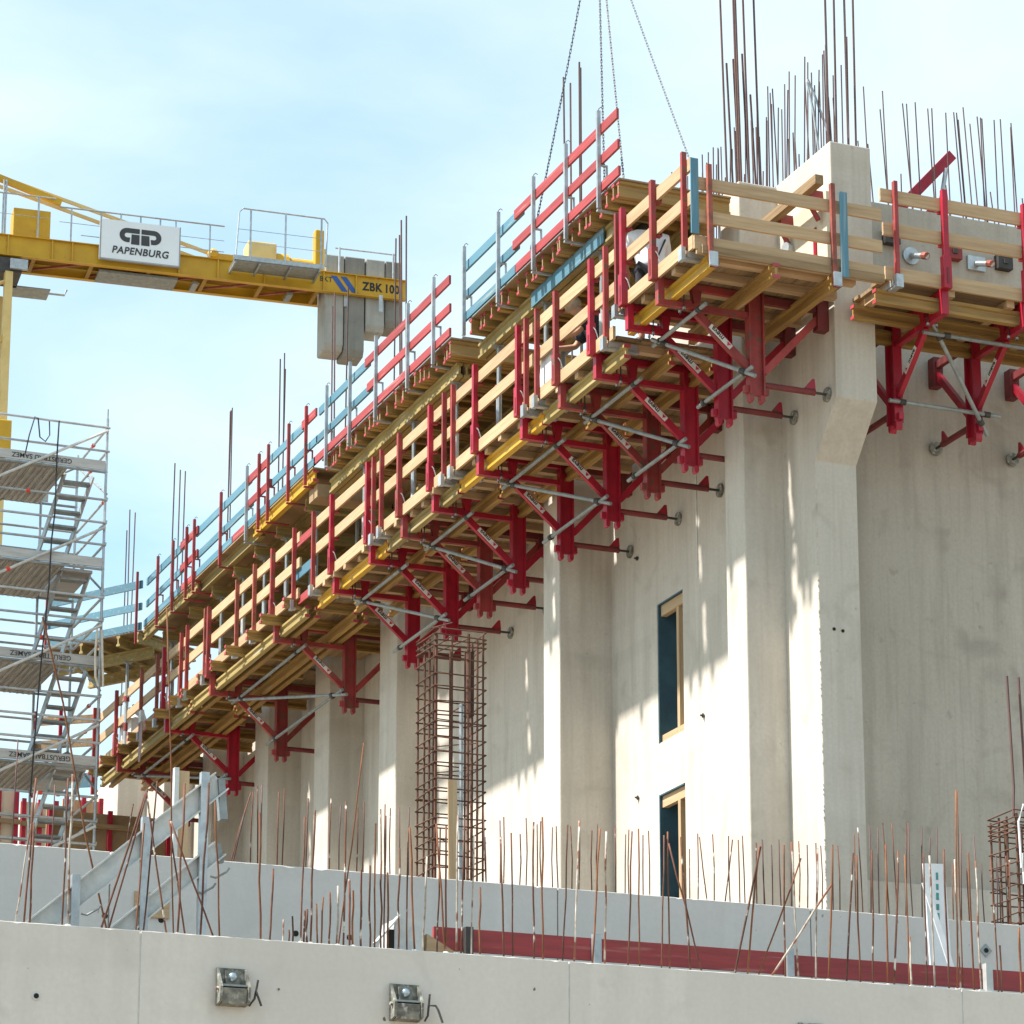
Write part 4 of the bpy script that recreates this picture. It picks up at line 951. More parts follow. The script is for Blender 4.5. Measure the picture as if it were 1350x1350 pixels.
near = ['under the near table, nearest the corner', 'under the near table middle', 'under the near table far end', 'under the middle table near end', 'under the middle table centre',
        'under the middle table far end', 'under the far formwork near end', 'under the far formwork, second', 'under the far formwork, third', 'under the far formwork, fourth', 'under the far formwork, fifth', 'under the far formwork, last']
for (u, v), w in zip(((13.92, 31.3), (13.92, 33.0), (13.92, 34.55), (13.90, 36.0), (13.90, 37.6), (13.90, 39.6), (13.95, 41.9), (13.95, 43.3), (13.95, 44.4), (13.95, 45.5), (13.95, 46.7), (13.95, 49.6)), near):
    far = v > 41
    prop(u, v, PD + (0.085 if far else 0.0), PT if not far else ZT - 0.396, 'grey steel prop at the outer edge ' + w)
for (u, v), w in zip(((14.75, 31.3), (14.75, 33.0), (14.75, 34.4), (14.7, 42.2), (14.7, 44.4)), near):
    far = v > 41
    MB_z1 = PT if v < 35 else (ZT - 0.202)
    prop(u, v, PD + (0.085 if far else 0.0), PT if not far else ZT - 0.396 if v == 44.4 else ZT - 0.202, 'grey steel prop in the inner row %s' % w)
p = A + nrm * 0.35 + d * 0.6
prop(p.x, p.y, ZB + 0.335, ZT - 0.412, 'steel prop under the end formwork by the scaffold')
# raw timber stacks and panels left on the deck
st = thing('panel_stack', (14.6, 33.6, PD), 'brown formwork panels standing on the platform behind the props', 'panel')
for k in range(3):
    MB().bar((14.70 + k * 0.05, 33.25, PD + 0.6), (14.70 + k * 0.05, 34.2 + 0.05 * k, PD + 0.6), 0.03, 1.15).build('panel_sheet', 'ply', st)
st = thing('panel_stack', (14.6, 37, PD), 'brown formwork panels standing behind the middle table props', 'panel')
for k in range(3):
    MB().bar((14.70 + k * 0.05, 35.7, PD + 0.6), (14.70 + k * 0.05, 40.2 - 0.4 * k, PD + 0.6), 0.03, 1.15).build('panel_sheet', 'ply', st)
st = thing('panel_stack', (14.6, 45, PD), 'brown formwork panels standing behind the far props', 'panel')
for k in range(2):
    MB().bar((14.90 + k * 0.05, 42.6, PD + 0.66), (14.90 + k * 0.05, 47.3 - 0.4 * k, PD + 0.66), 0.03, 1.1).build('panel_sheet', 'ply', st)
# left return of the platform rail
wr = thing('return_guardrail', (13.1, 52.8, ZB), 'brown plank guardrail turning left at the far platform end', 'guardrail')
A2 = V3((13.56, 53.1, 0)); B2 = V3((12.55, 53.8, 0))
for z, h, nm in ((15.72, 0.15, 'top_rail'), (15.28, 0.15, 'mid_rail'), (14.85, 0.16, 'toe_board')):
    MB().bar(A2 + V3((0, 0, z)), B2 + V3((0, 0, z)), 0.035, h).build(nm, 'wood_old_x', wr)
MB().bar(A2 + V3((0, 0, 14.58)), B2 + V3((0, 0, 14.58)), 0.04, 0.26).build('fascia_board', 'board_blue_x', wr)
for f in (0.02, 0.55, 0.97):
    c = A2.lerp(B2, f) + V3((-0.02, -0.05, 0))
    MB().bar(c + V3((0, 0, 14.3)), c + V3((0, 0, 15.9)), 0.06, 0.06, (1, 0, 0)).build('guard_post', 'red_paint' if f > 0.5 else 'red_faded', wr)
# hanging strap loops
sp = thing('lifting_strap', (13.42, 49.5, 14.3), 'lilac strap loop hanging below the far platform edge', 'strap')
MB().sweep([(13.42, 49.47, 14.9), (13.41, 49.45, 14.4), (13.40, 49.46, 14.16), (13.40, 49.52, 14.10), (13.41, 49.57, 14.2), (13.42, 49.56, 14.5), (13.42, 49.55, 14.9)], 0.016, 6).build('strap_loop', 'strap_lilac', sp)
MB().box((13.39, 49.44, 14.78), (13.45, 49.58, 14.98)).build('strap_clip', 'galv_bright', sp)
# formwork panels of the far wing below the platform end
for k, (u0, u1, v, z0, z1, m, lab) in enumerate(((12.75, 15.05, 53.25, 9, 14.0, 'ply', 'dark brown shutter panel under the far platform end'),
        (12.3, 13.1, 57.0, 8, 15.15, 'ply_cream', 'cream shutter panel with red studs low behind the scaffold, left'),
        (13.15, 13.9, 57.1, 8, 15.0, 'ply_cream', 'cream shutter panel with red studs low behind the scaffold, middle'),
        (13.95, 14.75, 57.0, 8, 15.1, 'wood_z', 'tan shutter panel with red studs low behind the scaffold, right'))):
    o = thing('shutter_panel', ((u0 + u1) / 2, v, z0), lab, 'formwork panel', 'shutter panels of the far wing')
    MB().box((u0, v, 0), (u1, v + 0.06, z1)).build('panel_face', m, o)
    n = 3
    for i in range(n):
        x = u0 + 0.06 + (u1 - u0 - 0.12) * i / (n - 1)
        MB().box((x - 0.04, v - 0.08, 0), (x + 0.04, v - 0.001, z1 + 0.05)).build('stud', 'red_paint', o)
    for z in (12.9, 13.7, 14.5):
        if z < z1: MB().box((u0, v - 0.14, z), (u1, v - 0.081, z + 0.09)).build('waler', 'wood_old_x', o)

# ================================================================== crane chains
hook = V3((14.34, 32.3, 21.4))
ch = thing('lifting_chains', hook, 'four thin steel chains holding the near formwork table from above', 'chain')
def chain(p, q, sag):
    p = V3(p); q = V3(q); L = (q - p).length; n = int(L / 0.048); m = MB()
    side = V3((0.8, -0.6, 0)); d0 = (q - p).normalized()
    for k in range(n):
        f = (k + 0.5) / n
        c = p.lerp(q, f) + V3((0, 0, -sag * 4 * f * (1 - f)))
        s = d0.cross(side if k % 2 else V3((0.6, 0.8, 0))).normalized()
        for e in (-1, 1): m.tube(c - d0 * 0.03 + s * 0.0095 * e, c + d0 * 0.03 + s * 0.0095 * e, 0.0042, 4)
        for e in (-1, 1): m.tube(c + d0 * 0.03 * e - s * 0.0095, c + d0 * 0.03 * e + s * 0.0095, 0.0042, 4)
    return m.build('chain_leg', 'chain_steel', ch)
chain((13.62, 32.85, 16.68), hook, 0.12); chain((13.72, 30.75, 16.68), hook, 0.01); chain((13.83, 30.43, 16.68), hook, 0.03); chain((14.75, 30.25, 16.68), hook, 0.05)
MB().path([hook + V3((0.06 * math.cos(a), 0, 0.06 * math.sin(a) + 0.04)) for a in [k * math.pi / 6 for k in range(13)]], 0.012).build('ring', 'dark_steel', ch)
MB().tube(hook + V3((0, 0, 0.1)), hook + V3((0, 0, 20)), 0.012, 6).build('wire_rope', 'dark_steel', ch)

# ================================================================== tower crane, counter-jib in view
E0 = V3((25.72, 70.28, 32.67)); JX = V3((-10.38, 0.97, 0)).normalized(); JY = V3((-JX.y, JX.x, 0))
if JY.y < 0: JY = -JY
def J(s, t, h): return E0 + JX * s + JY * t + V3((0, 0, h))
cr = thing('tower_crane', J(11.3, 0.5, -32.67), 'yellow tower crane with white company sign on its counter-jib', 'crane')
def jbox(s0, s1, t0, t1, h0, h1): 
    vs = [J(s, t, h) for h in (h0, h1) for s, t in ((s0, t0), (s1, t0), (s1, t1), (s0, t1))]
    return MB().add(vs, [(0, 3, 2, 1), (4, 5, 6, 7), (0, 1, 5, 4), (1, 2, 6, 5), (2, 3, 7, 6), (3, 0, 4, 7)])
for t in (0.0, 1.0):
    g = jbox(0, 14, t + 0.03, t + 0.06, -0.53, -0.02)
    g.v += []; 
    m = MB(); m.add(g.v, g.f)
    for h in (-0.55, -0.02):
        q = jbox(0, 14, t - 0.04, t + 0.10, h, h + 0.02); m.add(q.v, q.f)
    m.build('jib_girder', 'crane_yellow', cr)
for s in (1.3, 2.15, 3.7, 4.9, 5.9, 8.6, 9.1, 10.2):
    q = jbox(s, s + 0.03, -0.03, 0.029, -0.528, -0.022).build('stiffener', 'crane_yellow', cr)
for k in range(7):
    s = 2.3 + k * 1.45
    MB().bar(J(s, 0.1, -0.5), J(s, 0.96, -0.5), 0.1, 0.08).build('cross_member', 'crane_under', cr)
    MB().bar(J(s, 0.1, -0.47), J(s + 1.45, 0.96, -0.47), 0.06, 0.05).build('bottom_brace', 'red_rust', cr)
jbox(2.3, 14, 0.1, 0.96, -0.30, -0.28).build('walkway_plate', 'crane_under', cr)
jbox(5.35, 5.5, 0.3, 0.8, -0.63, -0.55).build('lamp_box', 'galv_dull', cr); jbox(2.9, 3.05, 0.3, 0.8, -0.63, -0.55).build('lamp_box', 'galv_dull', cr)
jbox(5.9, 7.9, 0.2, 0.9, -0.62, -0.553).build('cable_tray', 'galv_dull', cr)
# counterweight slabs hanging in the jib end
def slab(s0, s1, hb, m):
    c = 0.16
    prof = [(0.14, 0.55), (0.96, 0.55), (0.96, hb + 0.05), (0.86, hb), (0.24, hb), (0.14, hb + c)]
    MB().prism(prof, lambda t, h, s: J(s, t, h), s0, s1).build('counterweight', m, cr, bevel=0.03)
slab(0.06, 0.50, -1.25, 'concrete_block_dark'); slab(0.52, 1.02, -1.42, 'concrete_block'); slab(1.05, 1.58, -2.15, 'concrete_block_dark'); slab(1.60, 2.10, -2.05, 'concrete_block')
jbox(0.62, 0.72, -0.06, -0.042, -0.95, -0.5).build('weight_hanger', 'galv', cr)
jbox(1.50, 1.60, 0.10, 0.135, -0.85, -0.56).build('weight_hanger', 'galv', cr)
# sign
sgn = jbox(5.95, 7.93, -0.16, -0.09, -0.38, 0.66).build('company_sign', 'sign_white', cr)
jbox(5.92, 7.96, -0.17, -0.08, -0.42, -0.385).build('sign_frame', 'sign_grey', sgn)
jbox(7.935, 7.965, -0.17, -0.08, -0.38, 0.66).build('sign_frame', 'sign_grey', sgn)
jbox(5.92, 5.946, -0.17, -0.08, -0.38, 0.66).build('sign_frame', 'sign_grey', sgn)
c = J(6.94, -0.168, -0.14)
lettering('sign_name', 'PAPENBURG', 0.262, 'ink_soft', sgn, c, -JX, (0, 0, 1), 0.022, shear=0.18, depth=0.006, space=1.08, squash=0.93)
def logo(poly, nm):
    MB().prism(poly, lambda x, y, t: J(6.94 - x, t, 0.29 + y), -0.169, -0.161).build(nm, 'ink_soft', sgn)
def arc(cx, cy, r, a0, a1, n=9): return [(cx + r * math.cos(R(a0 + (a1 - a0) * k / n)), cy + r * math.sin(R(a0 + (a1 - a0) * k / n))) for k in range(n + 1)]
RO, RI = 0.19, 0.062
for sx in (-1, 1):
    out = arc(-0.34, 0, RO, 90, 270, 12); inn = arc(-0.34, 0, RI, 270, 90, 12)
    top = [(-0.022, RO)]; 
    poly = [(-0.022, RO)] + out + [(-0.275, -RO), (-0.262, -RI)] + inn + [(-0.022, RI)]
    poly = [(sx * x, y) for x, y in poly]
    # split the C band into quads so it stays one clean flat letter
    m = MB(); n = len(out)
    band_o = [(-0.022, RO)] + out + [(-0.275, -RO)]; band_i = [(-0.022, RI)] + inn[::-1] + [(-0.262, -RI)]
    for a in range(len(band_o) - 1):
        quad = [band_o[a], band_o[a + 1], band_i[a + 1], band_i[a]]
        m.prism([(sx * x, y) for x, y in quad], lambda x, y, t: J(6.94 - x, t, 0.29 + y), -0.169, -0.161)
    m.build('logo_band', 'ink_soft', sgn)
    logo([(sx * 0.022, 0.03), (sx * 0.225, 0.03), (sx * 0.235, -0.235), (sx * 0.022, -0.235)], 'logo_stem')
# jib end print
tx = J(0.63, 0.028, -0.27)
lettering('jib_print', 'ZBK', 0.31, 'ink', cr, J(0.88, 0.025, -0.28), -JX, (0, 0, 1), 0.032, depth=0.006, squash=0.84, space=1.1)
lettering('jib_print', '100', 0.31, 'ink', cr, J(0.36, 0.025, -0.28), -JX, (0, 0, 1), 0.032, depth=0.006, squash=0.80, space=1.1)
lettering('jib_print', 'BKT', 0.19, 'ink_soft', cr, J(2.10, 0.026, -0.20), -JX, (0, 0, 1), 0.01, depth=0.006)
for s in (1.42, 1.68):
    MB().prism([(0, 0), (0.16, 0), (-0.14, 0.40), (-0.30, 0.40)], lambda x, y, t: J(s - x, t, -0.48 + y), 0.022, 0.029).build('blue_stripe', 'blue_stripe', cr)
# winch, cabinets, rails
jbox(3.35, 4.10, 0.25, 0.85, 0.10, 0.72).build('winch_cabinet', 'crane_pale', cr, bevel=0.03)
jbox(3.40, 4.05, 0.3, 0.8, -0.02, 0.098).build('cabinet_base', 'dark_steel', cr)
MB().tube(J(2.2, 0.55, 0.28), J(3.0, 0.55, 0.28), 0.20, 14).build('winch_drum', 'crane_yellow', cr)
MB().tube(J(3.0, 0.55, 0.30), J(3.34, 0.55, 0.30), 0.26, 14).build('winch_motor', 'crane_yellow', cr)
jbox(2.12, 2.36, 0.2, 0.5, 0.0, 1.22).build('jib_mast_box', 'crane_yellow', cr, bevel=0.03)
jbox(2.05, 2.15, 0.2, 0.5, 0.0, 0.7).build('jib_mast_side', 'crane_pale', cr)
jbox(2.10, 3.2, 0.15, 0.9, 0.0, 0.08).build('winch_frame', 'crane_yellow', cr)
jbox(9.15, 10.08, 0.25, 0.8, 0.02, 0.86).build('left_cabinet', 'crane_yellow', cr, bevel=0.02)
jbox(2.45, 4.65, -0.75, -0.06, -0.30, -0.26).build('platform_deck', 'galv_dull', cr)
for s in (2.45, 3.2, 4.0, 4.62): MB().bar(J(s, -0.76, -0.34), J(s, 0.0, -0.34), 0.05, 0.05).build('platform_bearer', 'galv_dull', cr)
jbox(2.35, 4.68, -0.78, -0.755, -0.28, -0.16).build('toe_plate', 'galv', cr)
def jrail(pts, r=0.022): return MB().sweep([J(*p) for p in pts], r, 6).build('hand_rail', 'galv', cr)
jrail([(4.62, -0.76, -0.25), (4.55, -0.76, 1.0), (4.45, -0.76, 1.12), (2.35, -0.76, 1.10), (2.25, -0.7, 1.02), (2.30, -0.76, -0.2)])
for s in (4.25, 3.35, 2.42): MB().tube(J(s, -0.76, -0.25), J(s, -0.76, 1.1), 0.026, 6).build('rail_post', 'galv', cr)
jrail([(4.6, -0.76, 0.55), (2.4, -0.76, 0.55)], 0.008); jrail([(4.6, -0.76, 0.2), (2.4, -0.76, 0.2)], 0.008)
jrail([(0.25, 0.1, 0.72), (1.85, 0.1, 0.72)]); 
for s in (0.32, 1.75): MB().tube(J(s, 0.05, 0), J(s, 0.05, 0.72), 0.03, 6).build('rail_post', 'galv', cr)
jrail([(4.75, 0.1, 0.95), (8.95, 0.1, 0.95)]); jrail([(4.75, 0.1, 0.55), (8.95, 0.1, 0.55)], 0.008); jrail([(4.75, 0.1, 0.25), (8.4, 0.1, 0.25)], 0.012)
for s in (5.12, 6.0, 6.4, 6.9, 7.4, 7.9, 8.65): MB().tube(J(s, 0.1, 0), J(s, 0.1, 0.96), 0.022, 6).build('rail_post', 'galv', cr)
jrail([(9.05, 0.1, 1.15), (12, 0.1, 1.15)]); jrail([(9.2, 0.1, 0.6), (12, 0.1, 0.6)], 0.008)
for s in (9.48, 10.3, 10.36): MB().tube(J(s, 0.1, 0), J(s, 0.1, 1.15 if s < 10 else 1.5), 0.025, 6).build('rail_post', 'galv', cr)
# tie bars to the tower head
for t, w in ((0.25, 0.045), (0.8, 0.045)):
    MB().bar(J(5.05, t, 0.22), J(13.2, t, 2.35), w, 0.09).build('tie_bar', 'crane_pale', cr)
MB().bar(J(8.9, 0.22, 1.10), J(10.6, 0.22, 1.62), 0.12, 0.16).build('tie_plate', 'crane_yellow', cr)
MB().ball(J(5.0, 0.25, 0.2), 0.16, 10, 6).build('tie_eye', 'crane_yellow', cr)
jbox(4.2, 5.0, 0.15, 0.35, 0.0, 0.22).build('tie_lug', 'crane_yellow', cr)
# slewing part and mast
jbox(9.85, 13, 0.0, 1.0, -0.98, -0.60).build('slewing_ring', 'dark_steel', cr)
jbox(9.72, 10.15, -0.12, -0.02, -0.92, -0.66).build('ring_box', 'galv', cr)
jbox(9.0, 10.0, 0.9, 1.6, -0.98, -0.95).build('service_platform', 'galv_dull', cr)
jrail([(8.55, 1.2, -0.80), (8.6, 1.2, -0.95), (10, 1.2, -0.95)], 0.03)
for s in (10.17, 12.1):
    for t in (0.05, 1.75): MB().bar(J(s, t, -0.98), J(s, t, -32.6), 0.19, 0.19, (1, 0, 0)).build('mast_leg', 'crane_pale', cr)
for k in range(20):
    z0 = -1.2 - k * 1.55
    for t in (0.05, 1.75):
        MB().tube(J(10.17, t, z0), J(12.1, t, z0 - 0.78), 0.05, 6).build('mast_brace', 'crane_pale', cr)
        MB().tube(J(12.1, t, z0 - 0.78), J(10.17, t, z0 - 1.55), 0.05, 6).build('mast_brace', 'crane_pale', cr)
jbox(9.98, 12.3, -0.3, 0.0, -5.85, -4.95).build('mast_collar', 'crane_yellow', cr, bevel=0.03)
MB().tube(J(10.75, 0.9, -1), J(10.75, 0.9, -10), 0.12, 6).build('mast_cable', 'dark_steel', cr)
MB().bar(J(13.2, 0.5, 0), J(13.2, 0.5, 2.6), 0.5, 0.5, (1, 0, 0)).build('tower_head', 'crane_yellow', cr)

# ================================================================== scaffold stair tower at the left
S = V3((12.35, 48.26, 18.82)); LIFT = 1.70; SD = 2.0
sc = thing('scaffold_tower', (11.2, 49.2, 0), 'grey tube scaffold stair tower with steel decks at the left edge', 'scaffold')
x1 = S.x; xs = [x1, x1 - 2.15]; y0 = S.y; y1 = S.y + SD; ztop = S.z + 0.68
for x in xs + [x1 - 0.62]:
    for y in ((y0, y1) if x != x1 - 0.62 else (y1,)):
        MB().tube((x, y, 0), (x, y, ztop + (0.15 if x == x1 else 0)), 0.024, 8).build('standard', 'galv', sc)
MB().tube((x1, y0, ztop + 0.15), (x1, y0, ztop + 0.32), 0.012, 6).build('spigot', 'galv_dull', sc)
def led(p, q, r=0.022, m='galv', name='ledger'): 
    o = MB().tube(p, q, r, 8).build(name, m, sc)
    if random.random() < 0.35:
        c = V3(p).lerp(V3(q), random.uniform(0.1, 0.9)); d = (V3(q) - V3(p)).normalized()
        MB().tube(c - d * 0.03, c + d * 0.03, r * 1.6, 8).build('red_coupler', 'coupler_red', o)
    return o
for h in (0.66, 0.24):
    led((x1 + 0.04, y0 - 0.03, S.z + h), (x1 - 3.2, y0 - 0.03, S.z + h)); led((x1, y1, S.z + h), (x1 - 3.2, y1, S.z + h)); led((x1, y0, S.z + h), (x1, y1, S.z + h))
for k in range(0, 9):
    z = S.z - k * LIFT
    if z < 0.8: break
    for f in ((0.26, 0.51, 0.75) if k < 5 else (0.5,)):
        zz = z - 0.2 - f * (LIFT - 0.1)
        led((x1 + 0.03, y0 - 0.03, zz), (x1 - 3.2, y0 - 0.03, zz)); led((x1, y1 + 0.03, zz + 0.05), (x1 - 3.2, y1 + 0.03, zz + 0.05)); led((x1 + 0.03, y0, zz + 0.04), (x1 + 0.03, y1, zz + 0.04))
    led((x1, y0 - 0.06, z + 0.60), (x1 - 2.15, y0 - 0.06, z - 0.62), 0.024, 'galv_bright', 'diagonal_brace')
    led((x1, y1 - 0.06, z + 0.60), (x1 - 2.15, y1 - 0.06, z - 0.62), 0.02, 'galv_dull', 'diagonal_brace')
    led((x1 + 0.02, y0, z - 0.5), (x1 + 0.02, y1, z + 0.6), 0.02, 'galv_dull', 'end_brace')
    # decks: ribbed steel planks side by side, spanning in depth
    for i in range(8):
        xa = x1 - 0.66 - i * 0.32
        p = MB().box((xa - 0.31, y0 + 0.04, z - 0.14), (xa, y1 - 0.04, z - 0.09))
        for j in range(3): p.box((xa - 0.28 + j * 0.10, y0 + 0.05, z - 0.165), (xa - 0.24 + j * 0.10, y1 - 0.05, z - 0.1401))
        p.build('deck_plank', 'deck_metal', sc)
    tb = MB().box((x1 - 3.3, y0 - 0.01, z - 0.085), (x1 - 0.02, y0 + 0.02, z + 0.075)).build('toe_board', 'toe_grey', sc)
    MB().box((x1 - 3.3, y1 - 0.02, z - 0.085), (x1 - 0.5, y1 + 0.01, z + 0.075)).build('toe_board', 'toe_grey', sc)
    MB().tube((x1 + 0.02, y0, z - 0.12), (x1 - 3.3, y0, z - 0.12), 0.024, 8).build('transom', 'galv_dull', sc)
    MB().tube((x1 + 0.02, y1, z - 0.12), (x1 - 3.3, y1, z - 0.12), 0.024, 8).build('transom', 'galv_dull', sc)
    MB().bar((x1 - 0.35, y0 + 0.3, z - 0.09), (x1 - 0.35, y1, z - 0.09), 0.5, 0.05).build('hatch_frame', 'toe_grey', sc) if k % 2 else None
    # upside-down firm name printed on the toe board
    if k != 1 and k < 5:
        lettering('board_print', 'GERÜSTBAU SAMEZ', 0.115, 'ink_soft', tb, (x1 - 1.10 + 0.05 * k, y0 - 0.013, z - 0.005), (-1, 0, 0), (0, 0, -1), 0.01, depth=0.004)
    # stair ladder
    if z - LIFT > 0.5:
        xa = x1 - 0.62; top = z - 0.10; bot = z - LIFT + 0.02
        for s in (0.0, 0.48):
            MB().bar((xa + s, y0 + 0.35, top), (xa + s - 0.30, y0 + 1.35, bot), 0.03, 0.10).build('stair_stringer', 'galv', sc)
        for j in range(7):
            f = (j + 0.6) / 7.2
            c = V3((xa, y0 + 0.35, top)).lerp(V3((xa - 0.30, y0 + 1.35, bot)), f)
            MB().box((c.x + 0.016, c.y - 0.09, c.z - 0.02), (c.x + 0.464, c.y + 0.09, c.z + 0.015)).build('tread', 'galv_dull', sc)
hz = thing('black_hose', (11.4, 48.1, 18.8), 'thin black hose draped over the scaffold top rail', 'hose')
def scp(px, py): return V3((x1 - (140 - px) / 72.9, y0 - 0.08, S.z + (614 - py + (140 - px) * -0.125) / 78.6))
MB().sweep([scp(*p) for p in ((38, 600), (42, 575), (48, 550), (52, 552), (55, 578), (62, 584), (67, 575), (66, 556))], 0.012, 6).build('hose_loop', 'rubber', hz)
MB().sweep([scp(*p) for p in ((78, 555), (77, 600), (77, 680), (74, 720), (73, 780), (70, 830), (66, 900), (62, 1000), (60, 1060))], 0.014, 6).build('hose_drop', 'rubber', hz)
ws = thing('white_straps', (12.25, 48.1, 15), 'two pale lifting straps hanging on the scaffold corner', 'strap')
for dx in (-0.03, 0.05):
    MB().sweep([(12.28 + dx, 48.12, 15.92), (12.27 + dx * 1.5, 48.10, 15.5), (12.29 + dx * 1.6, 48.10, 15.1), (12.33 + dx, 48.12, 14.95)], 0.02, 6).build('strap_band', 'strap_white', ws)
lr = thing('long_rod', (5.0, 21.5, 5.3), 'long thin rusty rod leaning left across the scaffold foot', 'rod')
MB().sweep([(5.85, 21.9, 5.4), (5.55, 21.95, 6.6), (5.36, 22.0, 7.6), (5.18, 22.0, 8.25)], 0.0075, 6).build('rod_bar', 'rebar_orange', lr)

# ================================================================== workers on the platform
def skin(name, nodes, edges, material, parent, sub=2):
    me = bpy.data.meshes.new(name)
    keys = list(nodes)
    o0 = ORG.get(parent, V3((0, 0, 0)))
    me.from_pydata([tuple(V3(nodes[k][0]) - o0) for k in keys], [(keys.index(a), keys.index(b)) for a, b in edges], [])
    me.materials.append(MATS[material])
    o = bpy.data.objects.new(name, me); COL.objects.link(o)
    if parent: o.parent = parent
    ORG[o] = o0
    sk = o.modifiers.new('skin', 'SKIN'); sk.use_smooth_shade = True
    for i, k in enumerate(keys):
        r = nodes[k][1]
        me.skin_vertices[0].data[i].radius = (r, r) if not isinstance(r, tuple) else r
        me.skin_vertices[0].data[i].use_root = (i == 0)
    s = o.modifiers.new('sub', 'SUBSURF'); s.levels = sub; s.render_levels = sub
    return o
def worker(base, yaw, lean_f, label, shirt, trousers, headgear, crouch=0.0, bow=False):
    """standing worker bent forward; yaw = facing direction about z"""
    base = V3(base)
    c, s = math.cos(yaw), math.sin(yaw)
    def P(f, l, z): return base + V3((f * c - l * s, f * s + l * c, z))
    hip = 0.92 - crouch; kf = 0.05 + crouch * 0.9
    sh_z = hip + 0.50 * math.cos(lean_f); sh_f = 0.50 * math.sin(lean_f)
    nk_z = hip + 0.58 * math.cos(lean_f); nk_f = 0.60 * math.sin(lean_f)
    hd_z = nk_z + 0.16 * math.cos(lean_f + 0.25); hd_f = nk_f + 0.18 * math.sin(lean_f + 0.35)
    if bow: hd_z = nk_z + 0.03; hd_f = nk_f + 0.17
    r = thing('person', base, label, 'person')
    nodes = {'pelvis': (P(0, 0, hip), 0.10), 'chest': (P(sh_f * 0.7, 0, hip + (sh_z - hip) * 0.7), 0.10), 'neck': (P(nk_f, 0, nk_z), 0.06), 'head': (P(hd_f, 0, hd_z), 0.095), 'crown': (P(hd_f + 0.02, 0, hd_z + 0.09), 0.075)}
    ed = [('pelvis', 'chest'), ('chest', 'neck'), ('neck', 'head'), ('head', 'crown')]
    shirt_n = {'hem': (P(-0.01, 0, hip - 0.02), (0.185, 0.16)), 'waist': (P(0.01, 0, hip + 0.08), (0.185, 0.15)), 'mid': (P(sh_f * 0.5, 0, hip + (sh_z - hip) * 0.5), (0.20, 0.16)), 'up': (P(sh_f * 0.92, 0, hip + (sh_z - hip) * 0.9), (0.20, 0.15)), 'nk': (P(sh_f * 1.05, 0, sh_z + 0.03), 0.075)}
    shirt_e = [('hem', 'waist'), ('waist', 'mid'), ('mid', 'up'), ('up', 'nk')]
    tr_n = {'hip': (P(0, 0, hip), (0.165, 0.14))}; tr_e = []
    for sd, l in (('l', 1), ('r', -1)):
        sh = P(sh_f, l * 0.19, sh_z); el = P(sh_f + 0.14, l * 0.25, sh_z - 0.24); wr = P(sh_f + 0.36, l * 0.16, sh_z - 0.30); hd = P(sh_f + 0.43, l * 0.14, sh_z - 0.32)
        nodes.update({'sh' + sd: (sh, 0.045), 'el' + sd: (el, 0.042), 'wr' + sd: (wr, 0.032), 'pm' + sd: (hd, 0.036)})
        ed += [('chest', 'sh' + sd), ('sh' + sd, 'el' + sd), ('el' + sd, 'wr' + sd), ('wr' + sd, 'pm' + sd)]
        for q in range(4):
            tip = hd + (hd - wr).normalized() * (0.06 + 0.012 * (q in (1, 2))) + V3((0, 0, -0.02)) + (P(0, 1, 0) - P(0, 0, 0)) * (q - 1.5) * 0.018
            nodes['f%d%s' % (q, sd)] = (tip, 0.009); ed.append(('pm' + sd, 'f%d%s' % (q, sd)))
        nodes['th' + sd] = (wr.lerp(hd, 0.6) + (P(0, -l, 0) - P(0, 0, 0)) * 0.05, 0.010); ed.append(('wr' + sd, 'th' + sd))
        shirt_n.update({'s' + sd: (sh, 0.095), 'e' + sd: (sh.lerp(el, 0.8), 0.08)}); shirt_e += [('up', 's' + sd), ('s' + sd, 'e' + sd)]
        hj = P(0, l * 0.10, hip - 0.05); kn = P(kf, l * 0.13, hip * 0.53); an = P(-0.02, l * 0.13, 0.09); toe = P(0.14, l * 0.14, 0.045)
        nodes.update({'hj' + sd: (hj, 0.065), 'kn' + sd: (kn, 0.05), 'an' + sd: (an, 0.04), 'to' + sd: (toe, 0.03)})
        ed += [('pelvis', 'hj' + sd), ('hj' + sd, 'kn' + sd), ('kn' + sd, 'an' + sd), ('an' + sd, 'to' + sd)]
        MB().ball(P(0.06, l * 0.135, 0.06), 0.1, 12, 6, (1.0, 1.0, 0.6)).ball(P(0.14, l * 0.14, 0.05), 0.07, 10, 6, (1.0, 1.0, 0.7)).build('shoe', 'rubber', r, smooth=True)
        tr_n.update({'h' + sd: (hj, 0.105), 'k' + sd: (kn, 0.08), 'a' + sd: (an + V3((0, 0, 0.04)), 0.068)}); tr_e += [('hip', 'h' + sd), ('h' + sd, 'k' + sd), ('k' + sd, 'a' + sd)]
    body = skin('body', nodes, ed, 'skin', r)
    skin('shirt', shirt_n, shirt_e, shirt, r); skin('trousers', tr_n, tr_e, trousers, r)
    hc = P(hd_f + 0.01, 0, hd_z + 0.035)
    if headgear == 'cap':
        m = MB().ball(hc, 0.125, 14, 8, (1, 1, 0.85)); f = P(1, 0, 0) - P(0, 0, 0)
        m.bar(hc + f * 0.08 + V3((0, 0, 0.02)), hc + f * 0.20 + V3((0, 0, 0.0)), 0.16, 0.015)
        m.build('cap', 'cap', r, smooth=True)
    else:
        MB().ball(hc + V3((0, 0, 0.01)) - (P(1, 0, 0) - P(0, 0, 0)) * 0.02, 0.118, 14, 8).build('hair', 'hair', r, smooth=True)
    f = P(1, 0, 0) - P(0, 0, 0); l = P(0, 1, 0) - P(0, 0, 0); face = P(hd_f, 0, hd_z)
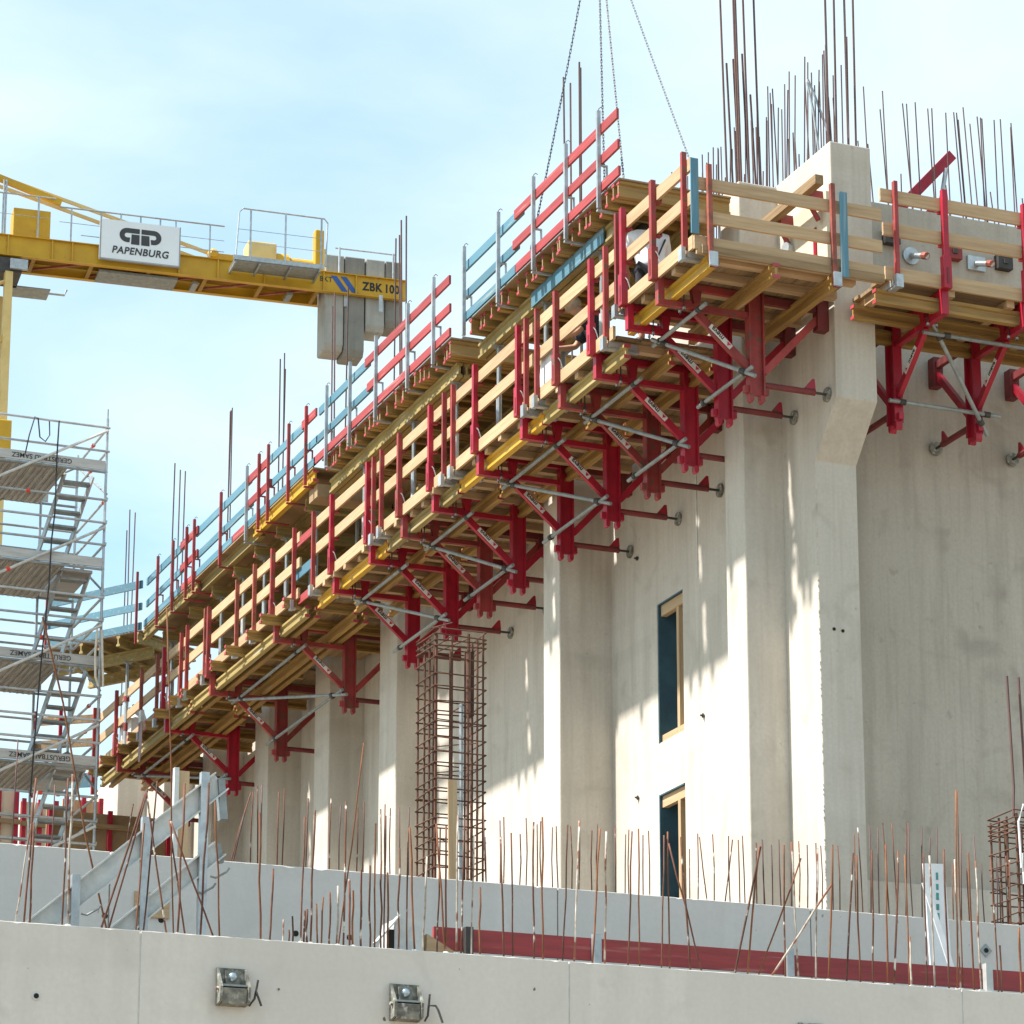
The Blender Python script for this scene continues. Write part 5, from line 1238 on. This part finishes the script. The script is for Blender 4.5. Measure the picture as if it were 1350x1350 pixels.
    MB().ball(face + f * 0.105, 0.018, 8, 5, (1, 1, 1.4)).build('nose', 'skin', body)
    for s_ in (-1, 1):
        MB().ball(face + f * 0.095 + l * 0.035 * s_ + V3((0, 0, 0.025)), 0.011, 8, 5).build('eye', 'ink', body)
        MB().ball(face + l * 0.10 * s_, 0.025, 8, 5, (0.7, 0.5, 1.2)).build('ear', 'skin', body)
    MB().ball(face + f * 0.098 + V3((0, 0, -0.045)), 0.02, 8, 5, (0.5, 1.2, 0.35)).build('mouth', 'red_faded', body)
    return r, P, sh_f, sh_z, hip
w1, P, sf, sz, hp = worker((14.16, 30.42, ZB + 0.357), R(80), 0.32, 'worker in white t-shirt bending forward behind the corner rails', 'shirt_white', 'trousers_dark', 'hair', 0.0, True)
MB().sweep([P(-0.17, -0.02, hp + 0.1), P(-0.10, -0.10, hp + 0.28), P(0.02, -0.17, hp + 0.42), P(0.16, -0.19, sz + 0.03)], 0.012, 6).build('shoulder_strap', 'rubber', w1)
w2, P, sf, sz, hp = worker((14.42, 32.20, ZB + 0.357), R(160), 0.55, 'crouching worker in dark shirt and tan cap behind the second bay rails', 'shirt_dark', 'trousers_grey', 'cap', 0.34)
sk = thing('white_sack', (13.70, 32.32, PD), 'white plastic sack standing inside the rail beside the dark worker', 'sack')
MB().prism([(32.14, 0), (32.52, 0), (32.54, 0.3), (32.50, 0.50), (32.36, 0.56), (32.18, 0.52), (32.12, 0.25)], lambda v, z, u: (u, v, PD + z), 13.63, 13.75).build('sack_body', 'plastic_white', sk, bevel=0.03)
MB().tube((13.69, 32.34, PD + 0.54), (13.69, 32.35, PD + 0.62), 0.03, 8).build('sack_neck', 'plastic_white', sk)
sk = thing('white_sack', (13.70, 51.6, PD), 'white sack on the farthest platform end near the scaffold', 'sack')
MB().prism([(51.0, 0), (51.8, 0), (51.85, 0.3), (51.7, 0.58), (51.3, 0.66), (51.05, 0.4)], lambda v, z, u: (u, v, PD + 0.09 + z), 13.66, 13.95).build('sack_body', 'plastic_white', sk, bevel=0.04)
MB().tube((13.8, 51.4, PD + 0.72), (13.8, 51.42, PD + 0.82), 0.04, 8).build('sack_neck', 'plastic_white', sk)
